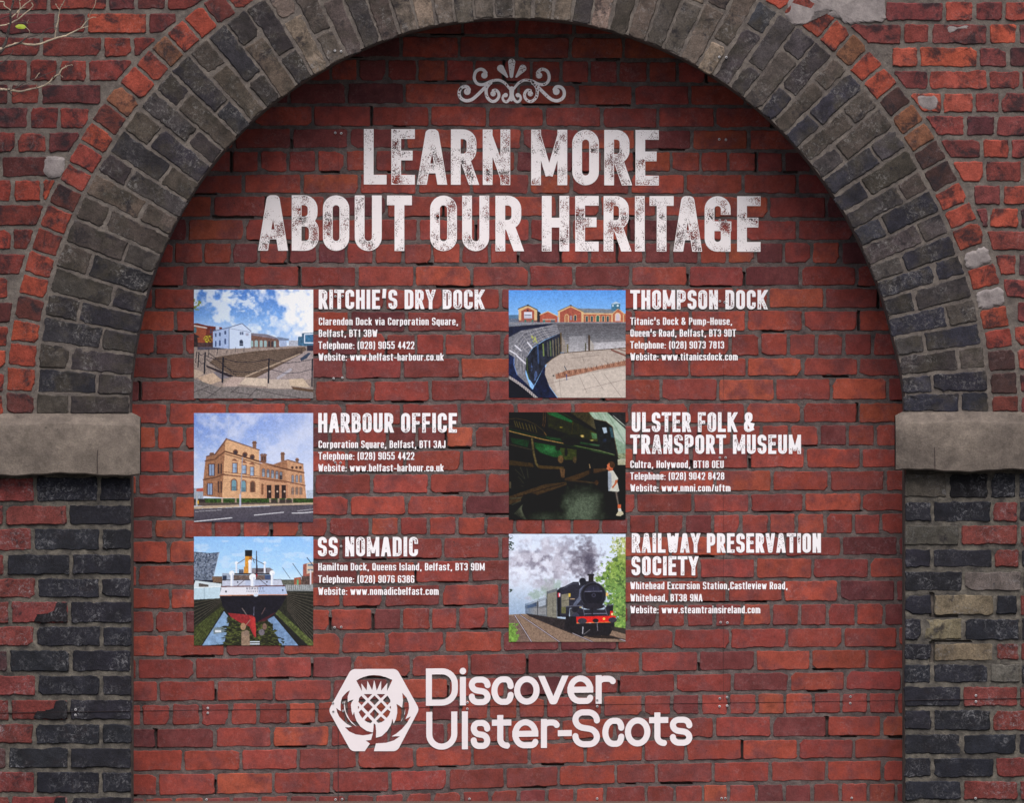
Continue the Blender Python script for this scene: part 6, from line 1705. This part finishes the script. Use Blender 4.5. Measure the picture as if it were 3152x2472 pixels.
# ------------------------------------------------------------------ bare bush reaching in at the upper left
M_TWIG = plain_mat('pale_bark', (0.36, 0.29, 0.21), 0.8, 0.35, 40, 0.6, col2=(0.17, 0.135, 0.105))
M_TWIGD = plain_mat('dark_bark', (0.035, 0.027, 0.027), 0.85, 0.3, 40, 0.4, col2=(0.06, 0.05, 0.045))
M_LEAF = plain_mat('leaf_green', (0.16, 0.22, 0.012), 0.55, 0.25, 70, 0.2, col2=(0.24, 0.26, 0.012))
BY = -0.30
TS = 5.694
def tube(mb, pts, r0, r1, mi=0, n=7):
    """tapered, slightly wavy tube through points"""
    out = []
    m = len(pts)
    for i in range(m - 1):
        p0, p1, p2, p3 = pts[max(0, i - 1)], pts[i], pts[i + 1], pts[min(m - 1, i + 2)]
        for k in range(4):
            t = k / 4
            out.append(0.5 * ((2 * p1) + (p2 - p0) * t + (2 * p0 - 5 * p1 + 4 * p2 - p3) * t * t + (3 * p1 - p0 - 3 * p2 + p3) * t ** 3))
    out.append(pts[-1])
    out = [q + np.array([rng.uniform(-1, 1), rng.uniform(-1, 1), rng.uniform(-1, 1)]) * r1 * 0.5 for q in out]
    vs, fs = [], []
    N = len(out)
    for i, q in enumerate(out):
        d = Vector(out[min(N - 1, i + 1)] - out[max(0, i - 1)]).normalized()
        u = d.cross(Vector((0, 1, 0)))
        if u.length < 0.01: u = d.cross(Vector((1, 0, 0)))
        u.normalize(); v = d.cross(u)
        r = (r0 + (r1 - r0) * i / (N - 1)) * (1.25 if i % 6 == 0 else 1)
        for k in range(n):
            a = 2 * math.pi * k / n
            vs.append(tuple(Vector(q) + (u * math.cos(a) + v * math.sin(a)) * r))
    for i in range(N - 1):
        for k in range(n):
            fs.append((i * n + k, i * n + (k + 1) % n, (i + 1) * n + (k + 1) % n, (i + 1) * n + k))
    fs.append(tuple(range(n))[::-1]); fs.append(tuple((N - 1) * n + k for k in range(n)))
    mb.add(vs, fs, (.3, .3, .3, .5), mi)
def tp(p, dy=0.0): return np.array(W(p[0] / TS, p[1] / TS, BY + dy))
tree_loc = (W(-330, 0, BY)[0], BY, 0.0)
tree = thing('bare_bush', tree_loc, 'bare thin twigs with one yellow green leaf reaching in at the upper left corner', 'bush', None)
mb = MB()
tube(mb, [np.array((tree_loc[0], BY, 0.0)), np.array((tree_loc[0] + .03, BY + .01, 0.9)), np.array((tree_loc[0] - .02, BY, 1.9)), np.array((tree_loc[0] + .04, BY, 2.8)), np.array((tree_loc[0] + .02, BY, 3.9))], 0.028, 0.010, 0, 10)
mb.build('trunk', M_TWIGD, tree)
def branch(strokes, far=None):
    q = MB()
    for pts, r0, r1, mi in strokes:
        dz = rng.uniform(-.03, .03)
        P3 = [tp(p, dz * min(1, i / 2)) for i, p in enumerate(pts)]
        tube(q, P3, r0 / TS * K0 * .68, r1 / TS * K0 * .68, mi)
    # short buds
    for pts, r0, r1, mi in strokes:
        for k in range(max(1, len(pts) // 2)):
            a = rng.randrange(len(pts))
            b0 = tp(pts[a]); an = rng.uniform(0, 6.28)
            tube(q, [b0, b0 + np.array([math.cos(an), 0, math.sin(an)]) * 0.006], 0.0022, 0.0010, mi, 6)
    return q.build('branch', [M_TWIG, M_TWIGD], tree)
T0 = (-1880, 1500)
branch([([(-1820, 2600), (-1100, 1700), (-500, 1150), (0, 900), (60, 820), (120, 660), (150, 520), (180, 400), (190, 180), (240, 0), (260, -150)], 52, 20, 1),
        ([(185, 400), (160, 470), (130, 600), (60, 830)], 14, 10, 0),
        ([(200, 390), (330, 320), (420, 240), (510, 170), (580, 90), (550, 30)], 20, 9, 0), ([(190, 310), (280, 230), (350, 150), (450, 60), (540, 0), (600, -60)], 18, 10, 0), ([(300, 300), (350, 130), (340, 0), (330, -60)], 12, 9, 0), ([(350, 150), (450, 115)], 9, 6, 0),
        ([(280, 395), (460, 385), (600, 390), (655, 378)], 8, 5, 1), ([(470, 385), (510, 330)], 6, 4, 0)])
branch([([(-1830, 2900), (-1000, 1800), (-300, 1050), (20, 850), (200, 790), (340, 750), (540, 780), (720, 760), (960, 670), (1150, 620), (1300, 545), (1420, 490), (1550, 455)], 46, 14, 0),
        ([(20, 850), (200, 795), (350, 740), (450, 660), (580, 620), (710, 600)], 24, 10, 1), ([(700, 600), (760, 555), (880, 480), (985, 485), (1040, 490)], 9, 6, 1),
        ([(1420, 480), (1530, 350), (1610, 300), (1680, 295)], 15, 8, 0), ([(1550, 320), (1600, 190), (1650, 120), (1680, 0), (1690, -60)], 9, 6, 0), ([(1400, 440), (1450, 350), (1530, 190)], 8, 4, 1), ([(1150, 620), (1300, 640), (1400, 635), (1480, 580), (1510, 575)], 11, 7, 1), ([(1400, 630), (1500, 622), (1610, 605)], 8, 5, 1),
        ([(965, 660), (985, 480), (1020, 340), (1045, 165), (1090, 80), (1130, 0), (1140, -60)], 16, 10, 0), ([(1045, 165), (970, 65)], 10, 7, 0), ([(1095, 100), (1220, 105)], 7, 5, 1), ([(930, 410), (1020, 380), (1120, 340)], 8, 5, 1)])
branch([([(420, 690), (500, 600), (520, 540), (460, 475)], 10, 7, 0)])
branch([([(-1850, 700), (-800, 200), (-10, 20), (80, 100), (190, 175)], 24, 14, 0)])
branch([([(-1850, 900), (-900, 560), (0, 445), (80, 435), (160, 400)], 22, 14, 0), ([(-600, 520), (0, 330), (120, 280), (290, 210)], 12, 8, 1)])
branch([([(-1830, 3600), (-900, 2200), (-60, 1160), (0, 1120), (140, 1010), (230, 890)], 26, 7, 1)])
branch([([(-1830, 3300), (-900, 2000), (-200, 1560), (0, 1560), (150, 1570), (350, 1595), (500, 1565), (720, 1515), (850, 1445), (950, 1345), (1040, 1285), (1075, 1215), (1150, 1165), (1260, 1125)], 36, 13, 0),
        ([(150, 1570), (300, 1530), (400, 1460), (600, 1380), (800, 1300), (1000, 1210), (1200, 1100), (1395, 970)], 13, 4, 1), ([(140, 1575), (200, 1650), (240, 1680), (330, 1630)], 12, 7, 1), ([(645, 1510), (645, 1450)], 8, 5, 0), ([(620, 1370), (675, 1285)], 11, 9, 0), ([(1040, 1290), (1085, 1330)], 8, 5, 0), ([(940, 1340), (990, 1240)], 7, 4, 1), ([(850, 1450), (910, 1470)], 8, 5, 0), ([(280, 1530), (370, 1415)], 7, 5, 1)])
# the one leaf
q = MB()
vs, fs = [], []
L = [(-100, 0, 0), (-80, 22, 3), (-40, 40, 6), (10, 42, 7), (60, 30, 4), (100, -10, 0), (60, -38, -6), (10, -40, -8), (-40, -36, -6), (-80, -18, -3)]
for s_ in (0, 1):
    for (x, y, d) in L: vs.append(W((365 + x) / TS, (458 - y) / TS, BY - 0.012 + d * .0006 + s_ * 0.0008))
    vs.append(W(365 / TS, 456 / TS, BY - 0.016 + s_ * 0.0008))
n = len(L)
for i in range(n):
    fs.append((i, (i + 1) % n, n)); fs.append((n + 1 + i, 2 * n + 1, n + 1 + (i + 1) % n)); fs.append((i, n + 1 + i, n + 1 + (i + 1) % n, (i + 1) % n))
q.add(vs, fs)
q.build('leaf', M_LEAF, tree)
